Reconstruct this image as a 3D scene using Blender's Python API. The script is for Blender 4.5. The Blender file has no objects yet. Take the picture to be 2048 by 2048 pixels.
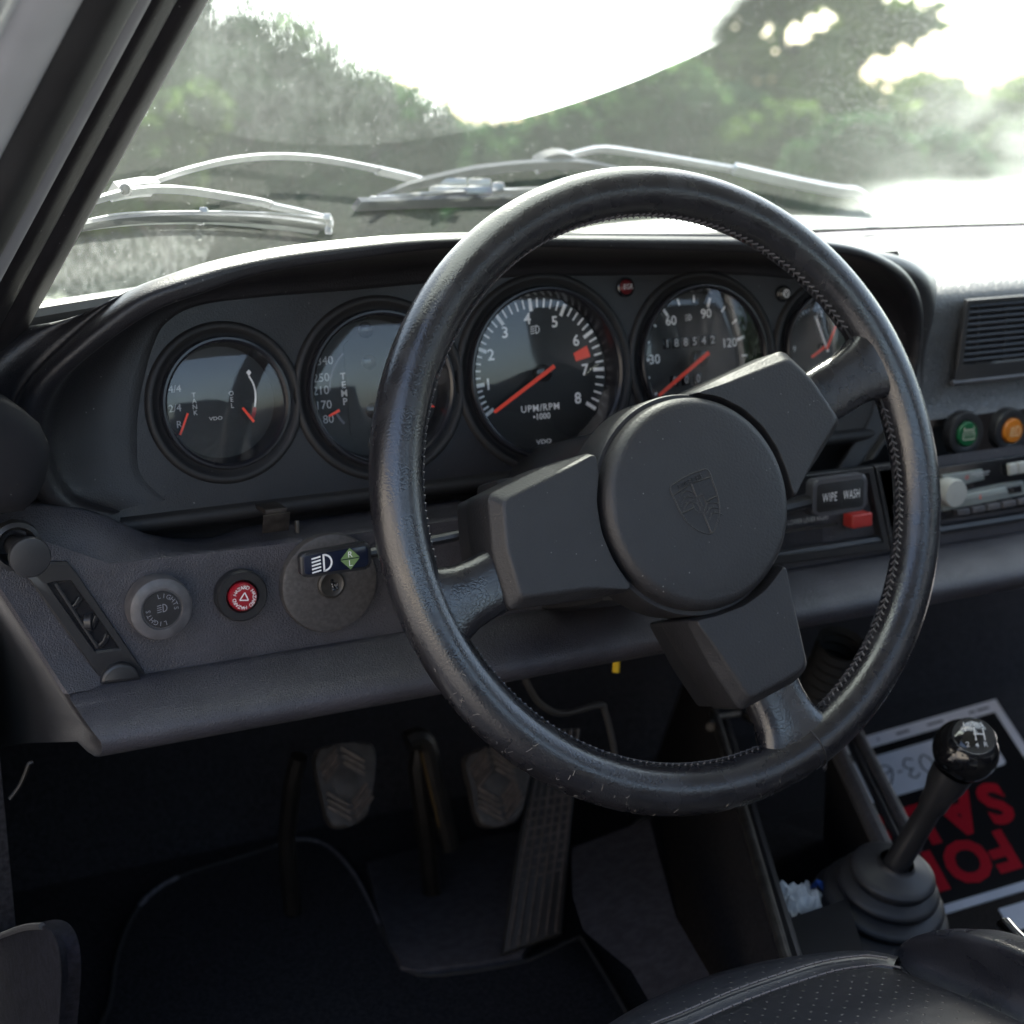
import bpy, bmesh, math, random
from mathutils import Vector, Matrix
from math import sin, cos, pi, radians, sqrt, atan2
random.seed(7)
S = bpy.context.scene
COL = S.collection

# ------------------------------------------------------------------ camera
CAM = Vector((-.5249, -.9874, .1679)); FPX = 3296.6; NAT = 2048
_y, _p, _r = radians(26.578), radians(13.3374), radians(.9964)
FW = Vector((sin(_y)*cos(_p), cos(_y)*cos(_p), -sin(_p)))
_r0 = Vector((cos(_y), -sin(_y), 0)); _u0 = _r0.cross(FW)
RT = _r0*cos(_r) - _u0*sin(_r); UP = _r0*sin(_r) + _u0*cos(_r)
cd = bpy.data.cameras.new('camera'); cam = bpy.data.objects.new('camera', cd); COL.objects.link(cam)
cam.matrix_world = Matrix(((RT.x, UP.x, -FW.x, CAM.x), (RT.y, UP.y, -FW.y, CAM.y), (RT.z, UP.z, -FW.z, CAM.z), (0, 0, 0, 1)))
cd.sensor_width = 23.5; cd.lens = FPX/NAT*23.5; cd.clip_start = .02; cd.clip_end = 3000
cd.dof.use_dof = True; cd.dof.focus_distance = .93; cd.dof.aperture_fstop = 5.6
S.camera = cam
# ------------------------------------------------------------------ light
SUN_EL, SUN_AZ = radians(46), radians(24)
SUND = Vector((sin(SUN_AZ)*cos(SUN_EL), cos(SUN_AZ)*cos(SUN_EL), sin(SUN_EL)))
W = bpy.data.worlds.new('World'); S.world = W; W.use_nodes = True
wn = W.node_tree; wn.nodes.clear()
wo = wn.nodes.new('ShaderNodeOutputWorld'); wb = wn.nodes.new('ShaderNodeBackground'); ws = wn.nodes.new('ShaderNodeTexSky')
ws.sky_type = 'NISHITA'; ws.sun_disc = False; ws.sun_elevation = SUN_EL; ws.sun_rotation = SUN_AZ
ws.air_density = 1.0; ws.dust_density = 3.0
hs = wn.nodes.new('ShaderNodeHueSaturation'); hs.inputs['Saturation'].default_value = .9
wb.inputs[1].default_value = .15
wn.links.new(ws.outputs[0], hs.inputs['Color']); wn.links.new(hs.outputs[0], wb.inputs[0]); wn.links.new(wb.outputs[0], wo.inputs[0])
sl = bpy.data.lights.new('sun', 'SUN'); sl.energy = 4.2; sl.angle = radians(.5); sl.color = (1, .95, .87)
so = bpy.data.objects.new('sun', sl); COL.objects.link(so)
so.rotation_euler = SUND.to_track_quat('Z', 'Y').to_euler()
so.location = (0, 0, 30)
S.view_settings.view_transform = 'Standard'; S.view_settings.look = 'None'
S.view_settings.gamma = 1; S.view_settings.use_curve_mapping = False
S.view_settings.exposure = 2.15
S.render.engine = 'CYCLES'
S.cycles.use_denoising = True
S.cycles.max_bounces = 8; S.cycles.transparent_max_bounces = 16
S.cycles.sample_clamp_indirect = 8; S.cycles.caustics_reflective = False; S.cycles.caustics_refractive = False

# ------------------------------------------------------------------ measuring helpers (native 2048 px -> point on a real plane)
def ray(px, py): return FW + RT*((px-1024)/FPX) - UP*((py-1024)/FPX)
def onpl(px, py, n, p0):
    n = Vector(n); d = ray(px, py); return CAM + d*((Vector(p0)-CAM).dot(n)/d.dot(n))
def PY(px, py, y): return onpl(px, py, (0, 1, 0), (0, y, 0))
def PX(px, py, x): return onpl(px, py, (1, 0, 0), (x, 0, 0))
def PZ(px, py, z): return onpl(px, py, (0, 0, 1), (0, 0, z))
K = 2048/1932
def D(x, y): return x*K, y*K

# ------------------------------------------------------------------ materials
MATS = {}
def nodemat(name):
    m = bpy.data.materials.new(name); m.use_nodes = True; nt = m.node_tree
    b = nt.nodes['Principled BSDF']; MATS[name] = m
    return m, nt, b
def N(nt, t, **kw):
    n = nt.nodes.new(t)
    for k, v in kw.items():
        if k.startswith('i_'): n.inputs[k[2:].replace('_', ' ')].default_value = v
        else: setattr(n, k, v)
    return n
def L(nt, a, b): nt.links.new(a, b)
def M(nt, op, a, b=None, c=None, clamp=False):
    n = nt.nodes.new('ShaderNodeMath'); n.operation = op; n.use_clamp = clamp
    for i, v in enumerate((a, b, c)):
        if v is None: continue
        if isinstance(v, (int, float)): n.inputs[i].default_value = v
        else: nt.links.new(v, n.inputs[i])
    return n.outputs[0]
def ramp(nt, fac, lo, hi, clo=0., chi=1.):
    n = nt.nodes.new('ShaderNodeMapRange'); n.interpolation_type = 'SMOOTHSTEP'
    nt.links.new(fac, n.inputs[0])
    for i, v in enumerate((lo, hi, clo, chi)): n.inputs[i+1].default_value = v
    return n.outputs[0]
def solid(name, col, rough=.5, metal=0., spec=.5, grain=None, gstr=.3, kind='noise', var=.0, vscale=30, coat=0., dust=0., rvar=0., wear=None, sheen=0.):
    """grain = bump frequency per metre; var = colour variation; dust = pale specks; wear=(scale,amount,colour)"""
    m, nt, b = nodemat(name)
    b.inputs['Roughness'].default_value = rough; b.inputs['Metallic'].default_value = metal
    b.inputs['Specular IOR Level'].default_value = spec
    if sheen: b.inputs['Sheen Weight'].default_value = sheen; b.inputs['Sheen Roughness'].default_value = .4
    if coat: b.inputs['Coat Weight'].default_value = coat; b.inputs['Coat Roughness'].default_value = .08
    tc = N(nt, 'ShaderNodeTexCoord'); co = tc.outputs['Object']
    cur = None
    if var:
        n = N(nt, 'ShaderNodeTexNoise', i_Scale=vscale, i_Detail=5.); L(nt, co, n.inputs['Vector'])
        mr = ramp(nt, n.outputs[0], .3, .7, 1-var, 1+var)
        mx = N(nt, 'ShaderNodeMix', data_type='RGBA', blend_type='MULTIPLY'); mx.inputs[0].default_value = 1
        mx.inputs[6].default_value = (*col, 1)
        cb = N(nt, 'ShaderNodeCombineColor')
        for i in range(3): L(nt, mr, cb.inputs[i])
        L(nt, cb.outputs[0], mx.inputs[7]); cur = mx.outputs[2]
        if rvar: L(nt, ramp(nt, n.outputs[0], .3, .7, rough-rvar, rough+rvar), b.inputs['Roughness'])
    if wear:
        n = N(nt, 'ShaderNodeTexNoise', i_Scale=wear[0], i_Detail=8., i_Roughness=.7); L(nt, co, n.inputs['Vector'])
        f = ramp(nt, n.outputs[0], .60, .74, 0, wear[1])
        mx = N(nt, 'ShaderNodeMix', data_type='RGBA'); L(nt, f, mx.inputs[0])
        if cur is None: mx.inputs[6].default_value = (*col, 1)
        else: L(nt, cur, mx.inputs[6])
        mx.inputs[7].default_value = (*wear[2], 1); cur = mx.outputs[2]
    if dust:
        v = N(nt, 'ShaderNodeTexVoronoi', i_Scale=220.); L(nt, co, v.inputs['Vector'])
        n2 = N(nt, 'ShaderNodeTexNoise', i_Scale=90.); L(nt, co, n2.inputs['Vector'])
        f = M(nt, 'MULTIPLY', ramp(nt, v.outputs['Distance'], .05, .14, 1, 0), ramp(nt, n2.outputs[0], .56, .66, 0, dust))
        mx = N(nt, 'ShaderNodeMix', data_type='RGBA'); L(nt, f, mx.inputs[0])
        if cur is None: mx.inputs[6].default_value = (*col, 1)
        else: L(nt, cur, mx.inputs[6])
        mx.inputs[7].default_value = (.42, .4, .38, 1); cur = mx.outputs[2]
    if cur is None: b.inputs['Base Color'].default_value = (*col, 1)
    else: L(nt, cur, b.inputs['Base Color'])
    if grain:
        if kind == 'cell':
            t = N(nt, 'ShaderNodeTexVoronoi', feature='DISTANCE_TO_EDGE', i_Scale=grain)
            nw = N(nt, 'ShaderNodeTexNoise', i_Scale=grain*.6, i_Detail=2.)
            L(nt, co, nw.inputs['Vector'])
            vm = N(nt, 'ShaderNodeVectorMath', operation='MULTIPLY_ADD'); L(nt, nw.outputs['Color'], vm.inputs[0])
            vm.inputs[1].default_value = (1.1/grain,)*3; L(nt, co, vm.inputs[2]); L(nt, vm.outputs[0], t.inputs['Vector'])
            h = ramp(nt, t.outputs[0], 0, .28)
        else:
            t = N(nt, 'ShaderNodeTexNoise', i_Scale=grain, i_Detail=3.); L(nt, co, t.inputs['Vector']); h = t.outputs[0]
        bp = N(nt, 'ShaderNodeBump'); bp.inputs['Strength'].default_value = gstr; bp.inputs['Distance'].default_value = .0006
        L(nt, h, bp.inputs['Height']); L(nt, bp.outputs[0], b.inputs['Normal'])
    return m
def schlick(nt, f0=.04):
    ge = N(nt, 'ShaderNodeNewGeometry'); dt = N(nt, 'ShaderNodeVectorMath', operation='DOT_PRODUCT')
    L(nt, ge.outputs['Normal'], dt.inputs[0]); L(nt, ge.outputs['Incoming'], dt.inputs[1])
    c = M(nt, 'SUBTRACT', 1., M(nt, 'ABSOLUTE', dt.outputs['Value']), clamp=True)
    return M(nt, 'MULTIPLY_ADD', M(nt, 'POWER', c, 5.), 1-f0, f0)
def glassmat(name, tint=(1, 1, 1), rough=.02, refl=1.0):
    m = bpy.data.materials.new(name); m.use_nodes = True; nt = m.node_tree; nt.nodes.clear(); MATS[name] = m
    o = N(nt, 'ShaderNodeOutputMaterial'); t = N(nt, 'ShaderNodeBsdfTransparent'); g = N(nt, 'ShaderNodeBsdfGlossy')
    t.inputs[0].default_value = (*tint, 1); g.inputs['Roughness'].default_value = rough; g.inputs[0].default_value = (refl,)*3+(1,)
    mx = N(nt, 'ShaderNodeMixShader')
    L(nt, schlick(nt), mx.inputs[0]); L(nt, t.outputs[0], mx.inputs[1]); L(nt, g.outputs[0], mx.inputs[2]); L(nt, mx.outputs[0], o.inputs[0])
    return m
VINYL = solid('black grained vinyl', (.0135, .0125, .0145), .40, grain=560, gstr=.18, kind='cell', var=.15, vscale=25, dust=.5, sheen=.04)
VINYL_TOP = solid('dusty sun faded vinyl', (.026, .0255, .027), .36, grain=480, gstr=.5, kind='cell', var=.2, vscale=18, dust=.8, sheen=.28, spec=.8)
VINYL_G = solid('charcoal grained vinyl', (.049, .047, .055), .40, grain=560, gstr=.4, kind='cell', var=.14, vscale=40, dust=.2)
PANEL = solid('matte black panel', (.0125, .012, .013), .6, grain=900, gstr=.25, var=.1, dust=.15)
LEATHER = solid('worn black leather', (.015, .0145, .017), .27, spec=.8, coat=.12, grain=420, gstr=.12, kind='cell', var=.15, vscale=60, rvar=.05, wear=(160, .22, (.075, .066, .060)))
SEATL = solid('creased seat leather', (.018, .019, .025), .30, spec=.7, grain=420, gstr=.12, kind='cell', var=.2, vscale=25, rvar=.07, wear=(24, .18, (.05, .05, .055)))
RUBBERY = solid('pebbled soft plastic', (.0205, .0198, .0215), .48, grain=620, gstr=.55, var=.06, vscale=60, dust=.35)
PLASTIC = solid('black plastic', (.02, .02, .022), .35, var=.1, grain=700, gstr=.08)
PLAST_G = solid('worn grey plastic', (.085, .082, .087), .38, grain=300, gstr=.12, var=.2, vscale=120)
GLOSS = solid('gloss black enamel', (.012, .012, .014), .16)
BEZEL = solid('satin black bezel', (.016, .016, .02), .25)
FACE = solid('gauge face black', (.010, .011, .012), .5, var=.1)
WHITE = solid('gauge white print', (.85, .85, .85), .5)
WHITE_D = solid('dim white print', (.48, .48, .48), .5)
RED_N = solid('orange red needle', (1., .085, .045), .4)
RED_B = solid('dark red lens', (.28, .012, .022), .3)
RED_L = solid('red plastic', (.45, .035, .03), .35, var=.15)
GREEN = solid('green lens', (.006, .10, .035), .3)
ORANGE = solid('amber lens', (.55, .17, .015), .3)
CHROME = solid('chrome', (.62, .62, .62), .12, 1.)
STEEL = solid('brushed aluminium', (.72, .72, .73), .3, 1., var=.1, vscale=60)
STEEL_D = solid('dull steel', (.07, .065, .06), .42, .6, var=.3, vscale=80)
RUBBER = solid('black rubber', (.022, .021, .021), .6, var=.2, grain=300, gstr=.15, dust=.2)
RUBBER_P = solid('worn pedal rubber', (.026, .022, .020), .6, var=.35, vscale=90, grain=300, gstr=.2)
BOOTM = solid('dusty rubber bellows', (.021, .021, .024), .5, var=.15, vscale=30)
CARPET = solid('black carpet', (.022, .021, .023), .95, spec=.1, grain=900, gstr=1., var=.35, vscale=300)
MAT = solid('ribbed footwell mat', (.042, .039, .043), .8, spec=.2, grain=700, gstr=.6, var=.2, vscale=120)
SILLC = solid('grey sill carpet', (.007, .007, .010), .95, spec=.1, grain=700, gstr=1., var=.4, vscale=220)
PAINT = solid('light silver paint', (.62, .63, .64), .28, .25, coat=.6)
TRIMG = solid('pale grey door frame paint', (.52, .51, .52), .5, var=.05)
TRIML = solid('grey trim strip', (.30, .29, .30), .45, var=.06, vscale=50)
TRIMB = solid('black pillar vinyl', (.014, .012, .013), .45, var=.25, vscale=60, grain=400, gstr=.2, dust=.5)
HEADL = solid('grey headlining', (.30, .29, .27), .85)
PAPER = solid('white card', (.86, .86, .90), .6, var=.04)
SIGNB = solid('sign black', (.008, .008, .009), .5)
SIGNR = solid('sign red', (.58, .010, .024), .5)
INK = solid('pen ink', (.03, .03, .035), .6)
INKP = solid('pale printed ink', (.22, .22, .25), .6)
TISSUE = solid('crumpled paper', (.55, .57, .56), .7, var=.25, vscale=90)
BLUE = solid('blue print', (.03, .09, .35), .5)
YELLOW = solid('yellow wire', (.75, .50, .02), .4)
NAVY = solid('navy gloss insert', (.010, .014, .030), .2)
OLIVE = solid('green print', (.16, .26, .10), .5)
IVORY = solid('ivory knob', (.40, .40, .37), .5, var=.05)
GAUGEGLASS = glassmat('gauge glass', (1, 1, 1), .03)
BOXGREY = solid('grey radio fascia', (.20, .22, .21), .4, var=.1)
BARK = solid('bark', (.07, .055, .04), .9, var=.3, grain=40, gstr=.8)
BRICK = solid('cream rendered wall', (.45, .42, .37), .9, var=.1)

# seat insert: perforations
def perf():
    m, nt, b = nodemat('perforated seat leather')
    tc = N(nt, 'ShaderNodeTexCoord'); mp = N(nt, 'ShaderNodeMapping'); L(nt, tc.outputs['UV'], mp.inputs['Vector'])
    mp.inputs['Scale'].default_value = (115, 115, 1); mp.inputs['Rotation'].default_value = (0, 0, radians(45))
    v = N(nt, 'ShaderNodeTexVoronoi', i_Scale=1., i_Randomness=.10); v.voronoi_dimensions = '2D'; L(nt, mp.outputs[0], v.inputs['Vector'])
    f = ramp(nt, v.outputs['Distance'], (.05), .11, 1, 0)
    n = N(nt, 'ShaderNodeTexNoise', i_Scale=18., i_Detail=5.); L(nt, tc.outputs['Object'], n.inputs['Vector'])
    mx = N(nt, 'ShaderNodeMix', data_type='RGBA'); L(nt, f, mx.inputs[0])
    mx.inputs[6].default_value = (.021, .022, .028, 1); mx.inputs[7].default_value = (.085, .075, .07, 1)
    L(nt, mx.outputs[2], b.inputs['Base Color']); b.inputs['Roughness'].default_value = .33; b.inputs['Specular IOR Level'].default_value = .65
    bp = N(nt, 'ShaderNodeBump', i_Strength=.5, i_Distance=.002); L(nt, M(nt, 'SUBTRACT', n.outputs[0], f), bp.inputs['Height']); L(nt, bp.outputs[0], b.inputs['Normal'])
    return m
PERF = perf()
def leafmat(name, c1, c2):
    m = bpy.data.materials.new(name); m.use_nodes = True; nt = m.node_tree; nt.nodes.clear(); MATS[name] = m
    o = N(nt, 'ShaderNodeOutputMaterial'); d = N(nt, 'ShaderNodeBsdfDiffuse'); t = N(nt, 'ShaderNodeBsdfTranslucent'); mx = N(nt, 'ShaderNodeMixShader'); mx.inputs[0].default_value = .5
    tc = N(nt, 'ShaderNodeTexCoord'); n = N(nt, 'ShaderNodeTexNoise', i_Scale=1.6, i_Detail=4.); L(nt, tc.outputs['Object'], n.inputs['Vector'])
    c = N(nt, 'ShaderNodeMix', data_type='RGBA'); L(nt, ramp(nt, n.outputs[0], .38, .62), c.inputs[0]); c.inputs[6].default_value = (*c1, 1); c.inputs[7].default_value = (*c2, 1)
    L(nt, c.outputs[2], d.inputs[0]); L(nt, c.outputs[2], t.inputs[0]); L(nt, d.outputs[0], mx.inputs[1]); L(nt, t.outputs[0], mx.inputs[2]); L(nt, mx.outputs[0], o.inputs[0])
    return m
LEAF_A = leafmat('dark evergreen leaves', (.022, .058, .024), (.045, .105, .036))
LEAF_B = leafmat('mid green leaves', (.030, .068, .026), (.07, .125, .04))
LEAF_C = leafmat('yellow green leaves', (.045, .08, .022), (.12, .17, .04))
def groundmat(name, c1, c2, sc):
    m, nt, b = nodemat(name)
    tc = N(nt, 'ShaderNodeTexCoord'); n = N(nt, 'ShaderNodeTexNoise', i_Scale=sc, i_Detail=9.); L(nt, tc.outputs['Object'], n.inputs['Vector'])
    cr = N(nt, 'ShaderNodeMix', data_type='RGBA'); L(nt, ramp(nt, n.outputs[0], .35, .65), cr.inputs[0]); cr.inputs[6].default_value = (*c1, 1); cr.inputs[7].default_value = (*c2, 1)
    L(nt, cr.outputs[2], b.inputs['Base Color']); b.inputs['Roughness'].default_value = .9
    return m
GRASSM = groundmat('rough grass', (.035, .055, .018), (.08, .10, .035), 1.5)
GROUND = groundmat('pale gravel', (.16, .152, .145), (.23, .22, .21), .8)
# windscreen: clear glass + film of translucent dust, with glare painted into its density
def windscreenmat():
    m = bpy.data.materials.new('dusty windscreen glass with glare'); m.use_nodes = True; nt = m.node_tree; nt.nodes.clear()
    o = N(nt, 'ShaderNodeOutputMaterial'); t = N(nt, 'ShaderNodeBsdfTransparent'); t.inputs[0].default_value = (.88, .95, .90, 1)
    g = N(nt, 'ShaderNodeBsdfGlossy', i_Roughness=.02); tr = N(nt, 'ShaderNodeBsdfTranslucent'); tr.inputs[0].default_value = (.73, .82, .745, 1)
    uv = N(nt, 'ShaderNodeUVMap'); sp = N(nt, 'ShaderNodeSeparateXYZ'); L(nt, uv.outputs[0], sp.inputs[0]); x, h = sp.outputs[0], sp.outputs[1]
    def noise(scale, detail=4., sx=1., sy=1., rot=0., rough=.5):
        mp = N(nt, 'ShaderNodeMapping', vector_type='TEXTURE'); mp.inputs['Scale'].default_value = (1/sx, 1/sy, 1); mp.inputs['Rotation'].default_value = (0, 0, rot); L(nt, uv.outputs[0], mp.inputs['Vector'])
        n = N(nt, 'ShaderNodeTexNoise', i_Scale=scale, i_Detail=detail, i_Roughness=rough); L(nt, mp.outputs[0], n.inputs['Vector']); return n.outputs[0]
    # edge of the glare painted into the film: bowl-shaped curve
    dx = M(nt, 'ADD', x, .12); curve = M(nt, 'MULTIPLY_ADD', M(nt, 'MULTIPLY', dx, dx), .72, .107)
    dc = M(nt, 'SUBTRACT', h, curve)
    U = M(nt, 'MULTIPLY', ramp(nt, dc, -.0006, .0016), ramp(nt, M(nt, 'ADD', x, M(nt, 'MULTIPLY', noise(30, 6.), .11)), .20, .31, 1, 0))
    # sun glare on the dirt, painted as denser film: right of a ragged diagonal
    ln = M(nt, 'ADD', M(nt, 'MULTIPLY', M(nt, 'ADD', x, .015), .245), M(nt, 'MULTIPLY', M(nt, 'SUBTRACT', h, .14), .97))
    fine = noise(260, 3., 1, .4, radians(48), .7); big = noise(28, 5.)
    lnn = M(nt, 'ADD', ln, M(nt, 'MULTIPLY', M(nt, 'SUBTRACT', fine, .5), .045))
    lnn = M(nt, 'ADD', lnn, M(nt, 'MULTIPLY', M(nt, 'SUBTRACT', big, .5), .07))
    glare_core = M(nt, 'MULTIPLY', ramp(nt, lnn, -.012, .024), U)
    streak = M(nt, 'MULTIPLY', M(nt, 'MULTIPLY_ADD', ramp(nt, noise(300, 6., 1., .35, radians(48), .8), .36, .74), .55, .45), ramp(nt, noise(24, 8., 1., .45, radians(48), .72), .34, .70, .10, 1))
    left_glare = M(nt, 'MULTIPLY', streak, M(nt, 'MULTIPLY', U, ramp(nt, ln, -.10, -.01, .25, 1)))  # glare streaks left of the diagonal, painted into the film
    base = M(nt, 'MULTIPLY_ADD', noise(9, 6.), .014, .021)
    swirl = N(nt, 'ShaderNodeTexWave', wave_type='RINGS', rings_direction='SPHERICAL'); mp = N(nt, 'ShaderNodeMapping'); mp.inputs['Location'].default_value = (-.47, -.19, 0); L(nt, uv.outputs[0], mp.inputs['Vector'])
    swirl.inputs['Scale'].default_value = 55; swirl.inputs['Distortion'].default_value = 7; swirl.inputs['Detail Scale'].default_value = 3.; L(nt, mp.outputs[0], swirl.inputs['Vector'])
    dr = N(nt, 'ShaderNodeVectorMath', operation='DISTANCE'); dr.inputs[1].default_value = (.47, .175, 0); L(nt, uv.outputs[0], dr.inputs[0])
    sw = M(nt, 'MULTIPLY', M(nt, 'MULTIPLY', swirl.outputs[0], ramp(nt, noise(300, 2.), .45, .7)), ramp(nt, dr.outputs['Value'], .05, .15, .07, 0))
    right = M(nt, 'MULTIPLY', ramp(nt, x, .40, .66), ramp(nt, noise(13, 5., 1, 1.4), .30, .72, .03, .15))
    low = M(nt, 'MULTIPLY', ramp(nt, h, .02, .055, 1, 0), ramp(nt, M(nt, 'ADD', x, M(nt, 'MULTIPLY', noise(20), .08)), (.47), .60, 0, .40))  # bright glow low at the right, painted as extra film
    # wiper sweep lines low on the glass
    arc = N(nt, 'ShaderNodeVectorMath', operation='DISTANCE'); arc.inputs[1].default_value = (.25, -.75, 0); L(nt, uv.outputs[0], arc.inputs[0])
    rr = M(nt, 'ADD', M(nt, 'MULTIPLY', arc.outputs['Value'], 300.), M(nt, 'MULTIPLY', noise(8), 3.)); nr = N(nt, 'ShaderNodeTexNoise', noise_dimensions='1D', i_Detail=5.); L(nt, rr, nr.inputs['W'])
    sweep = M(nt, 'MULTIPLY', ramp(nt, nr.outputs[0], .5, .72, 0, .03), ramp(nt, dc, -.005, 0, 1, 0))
    # paler streaked patch in the lower left corner
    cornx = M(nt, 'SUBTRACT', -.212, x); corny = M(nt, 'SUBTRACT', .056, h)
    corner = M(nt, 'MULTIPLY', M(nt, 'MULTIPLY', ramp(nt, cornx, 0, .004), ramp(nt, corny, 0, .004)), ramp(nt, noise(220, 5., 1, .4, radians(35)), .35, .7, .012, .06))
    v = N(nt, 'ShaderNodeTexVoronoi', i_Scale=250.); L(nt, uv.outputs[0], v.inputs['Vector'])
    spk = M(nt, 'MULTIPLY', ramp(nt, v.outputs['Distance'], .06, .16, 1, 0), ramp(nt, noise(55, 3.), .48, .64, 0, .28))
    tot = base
    for a in (M(nt, 'MULTIPLY', glare_core, .75), M(nt, 'MULTIPLY', left_glare, .10), sw, right, low, sweep, corner, spk): tot = M(nt, 'ADD', tot, a)
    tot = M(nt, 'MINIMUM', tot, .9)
    m1 = N(nt, 'ShaderNodeMixShader'); L(nt, tot, m1.inputs[0]); L(nt, t.outputs[0], m1.inputs[1]); L(nt, tr.outputs[0], m1.inputs[2])
    m2 = N(nt, 'ShaderNodeMixShader'); L(nt, schlick(nt), m2.inputs[0]); L(nt, m1.outputs[0], m2.inputs[1]); L(nt, g.outputs[0], m2.inputs[2])
    L(nt, m2.outputs[0], o.inputs[0])
    return m
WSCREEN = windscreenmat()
WINDOW = glassmat('clear window glass', (.92, .95, .94), .02)

# ------------------------------------------------------------------ mesh helpers; a shape is (verts, faces)
def T(sh, mat): return ([mat @ Vector(v) for v in sh[0]], sh[1])
def J(*shs):
    V, F = [], []
    for v, f in shs:
        o = len(V); V += [Vector(p) for p in v]; F += [tuple(i+o for i in q) for q in f]
    return V, F
def loft(rings, cu=True, caps=False, cv=False):
    """rings: list of equal-length point lists; cu closes each ring"""
    n = len(rings[0]); V = [Vector(p) for r in rings for p in r]; F = []
    R = len(rings)
    for i in range(R if cv else R-1):
        for j in range(n if cu else n-1):
            a, b = i*n+j, i*n+(j+1) % n; i2 = (i+1) % R
            F.append((a, b, i2*n+(j+1) % n, i2*n+j))
    if caps: F.append(tuple(range(n))[::-1]); F.append(tuple((R-1)*n+j for j in range(n)))
    return V, F
def lathe(prof, n=48, cap0=False, cap1=False):
    rings = [[(r*cos(2*pi*k/n), r*sin(2*pi*k/n), z) for k in range(n)] for r, z in prof]
    V, F = loft(rings)
    if cap0: F.append(tuple(range(n))[::-1])
    if cap1: F.append(tuple((len(prof)-1)*n+j for j in range(n)))
    return V, F
def tube(pts, rad, n=10, closed=False, flat=1., upv=None, caps=True, ph=0.):
    pts = [Vector(p) for p in pts]; R = []; m = len(pts)
    nrm = None
    for i, p in enumerate(pts):
        t = (pts[(i+1) % m]-pts[i-1]) if closed else (pts[min(i+1, m-1)]-pts[max(i-1, 0)])
        t.normalize()
        if nrm is None:
            a = Vector(upv) if upv else (Vector((0, 0, 1)) if abs(t.z) < .9 else Vector((1, 0, 0)))
            nrm = (a - t*a.dot(t)).normalized()
        else: nrm = (nrm - t*nrm.dot(t)).normalized()
        b = t.cross(nrm); r = rad[i] if isinstance(rad, (list, tuple)) else rad
        R.append([p + nrm*(r*flat*cos(2*pi*k/n+ph)) + b*(r*sin(2*pi*k/n+ph)) for k in range(n)])
    return loft(R, True, caps and not closed, closed)
def spline(pts, k=8, closed=False):
    pts = [Vector(p) for p in pts]; out = []; m = len(pts)
    for i in range(m if closed else m-1):
        if closed: p0, p1, p2, p3 = pts[i-1], pts[i], pts[(i+1) % m], pts[(i+2) % m]
        else: p0, p1, p2, p3 = pts[max(i-1, 0)], pts[i], pts[i+1], pts[min(i+2, m-1)]
        for j in range(k):
            t = j/k; out.append(.5*((2*p1)+(p2-p0)*t+(2*p0-5*p1+4*p2-p3)*t*t+(3*p1-p0-3*p2+p3)*t**3))
    if not closed: out.append(pts[-1])
    return out
def bmshape(bm):
    bm.verts.ensure_lookup_table(); bm.verts.index_update()
    r = ([v.co.copy() for v in bm.verts], [tuple(v.index for v in f.verts) for f in bm.faces]); bm.free(); return r
def box(sx, sy, sz, c=(0, 0, 0), bev=0., seg=2):
    bm = bmesh.new(); bmesh.ops.create_cube(bm, size=1); bmesh.ops.scale(bm, vec=(sx, sy, sz), verts=bm.verts)
    if bev: bmesh.ops.bevel(bm, geom=bm.edges[:], offset=bev, segments=seg, affect='EDGES', profile=.6)
    bmesh.ops.translate(bm, vec=c, verts=bm.verts); return bmshape(bm)
def prism(out, z0, z1, bev=0., seg=3, vbev=0.):
    """polygon outline in xy (CCW), extruded z0..z1; bevels the upper rim"""
    bm = bmesh.new(); lo = [bm.verts.new((x, y, z0)) for x, y in out]; hi = [bm.verts.new((x, y, z1)) for x, y in out]
    n = len(out); top = bm.faces.new(hi); bm.faces.new(lo[::-1])
    for i in range(n): bm.faces.new((lo[i], lo[(i+1) % n], hi[(i+1) % n], hi[i]))
    if vbev:
        es = [e for e in bm.edges if abs((e.verts[0].co-e.verts[1].co).z) > 1e-6]
        bmesh.ops.bevel(bm, geom=es, offset=vbev, segments=4, affect='EDGES', profile=.5)
    if bev:
        bm.faces.ensure_lookup_table(); es = set()
        for f in bm.faces:
            if f.normal.z > .9 or (f.calc_center_median().z > z1-1e-6): es |= set(f.edges)
        bmesh.ops.bevel(bm, geom=list(es), offset=bev, segments=seg, affect='EDGES', profile=.5)
    return bmshape(bm)
def rrect(w, h, r, k=5, cx=0, cy=0):
    o = []
    for sx, sy, a0 in ((1, 1, 0), (-1, 1, 90), (-1, -1, 180), (1, -1, 270)):
        for i in range(k+1):
            a = radians(a0+90*i/k); o.append((cx+sx*(w/2-r)+r*cos(a), cy+sy*(h/2-r)+r*sin(a)))
    return o
def grid(fn, nu, nv):
    V = [Vector(fn(i/nu, j/nv)) for i in range(nu+1) for j in range(nv+1)]; F = []
    for i in range(nu):
        for j in range(nv):
            a = i*(nv+1)+j; F.append((a, a+1, a+nv+2, a+nv+1))
    return V, F
def frame(o, x, y):
    x = Vector(x).normalized(); z = x.cross(Vector(y)).normalized(); y = z.cross(x); o = Vector(o)
    return Matrix(((x.x, y.x, z.x, o.x), (x.y, y.y, z.y, o.y), (x.z, y.z, z.z, o.z), (0, 0, 0, 1)))
def wall(o): return frame(o, (1, 0, 0), (0, 0, 1))         # local z looks back at the driver (-Y)
_tc = {}
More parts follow.
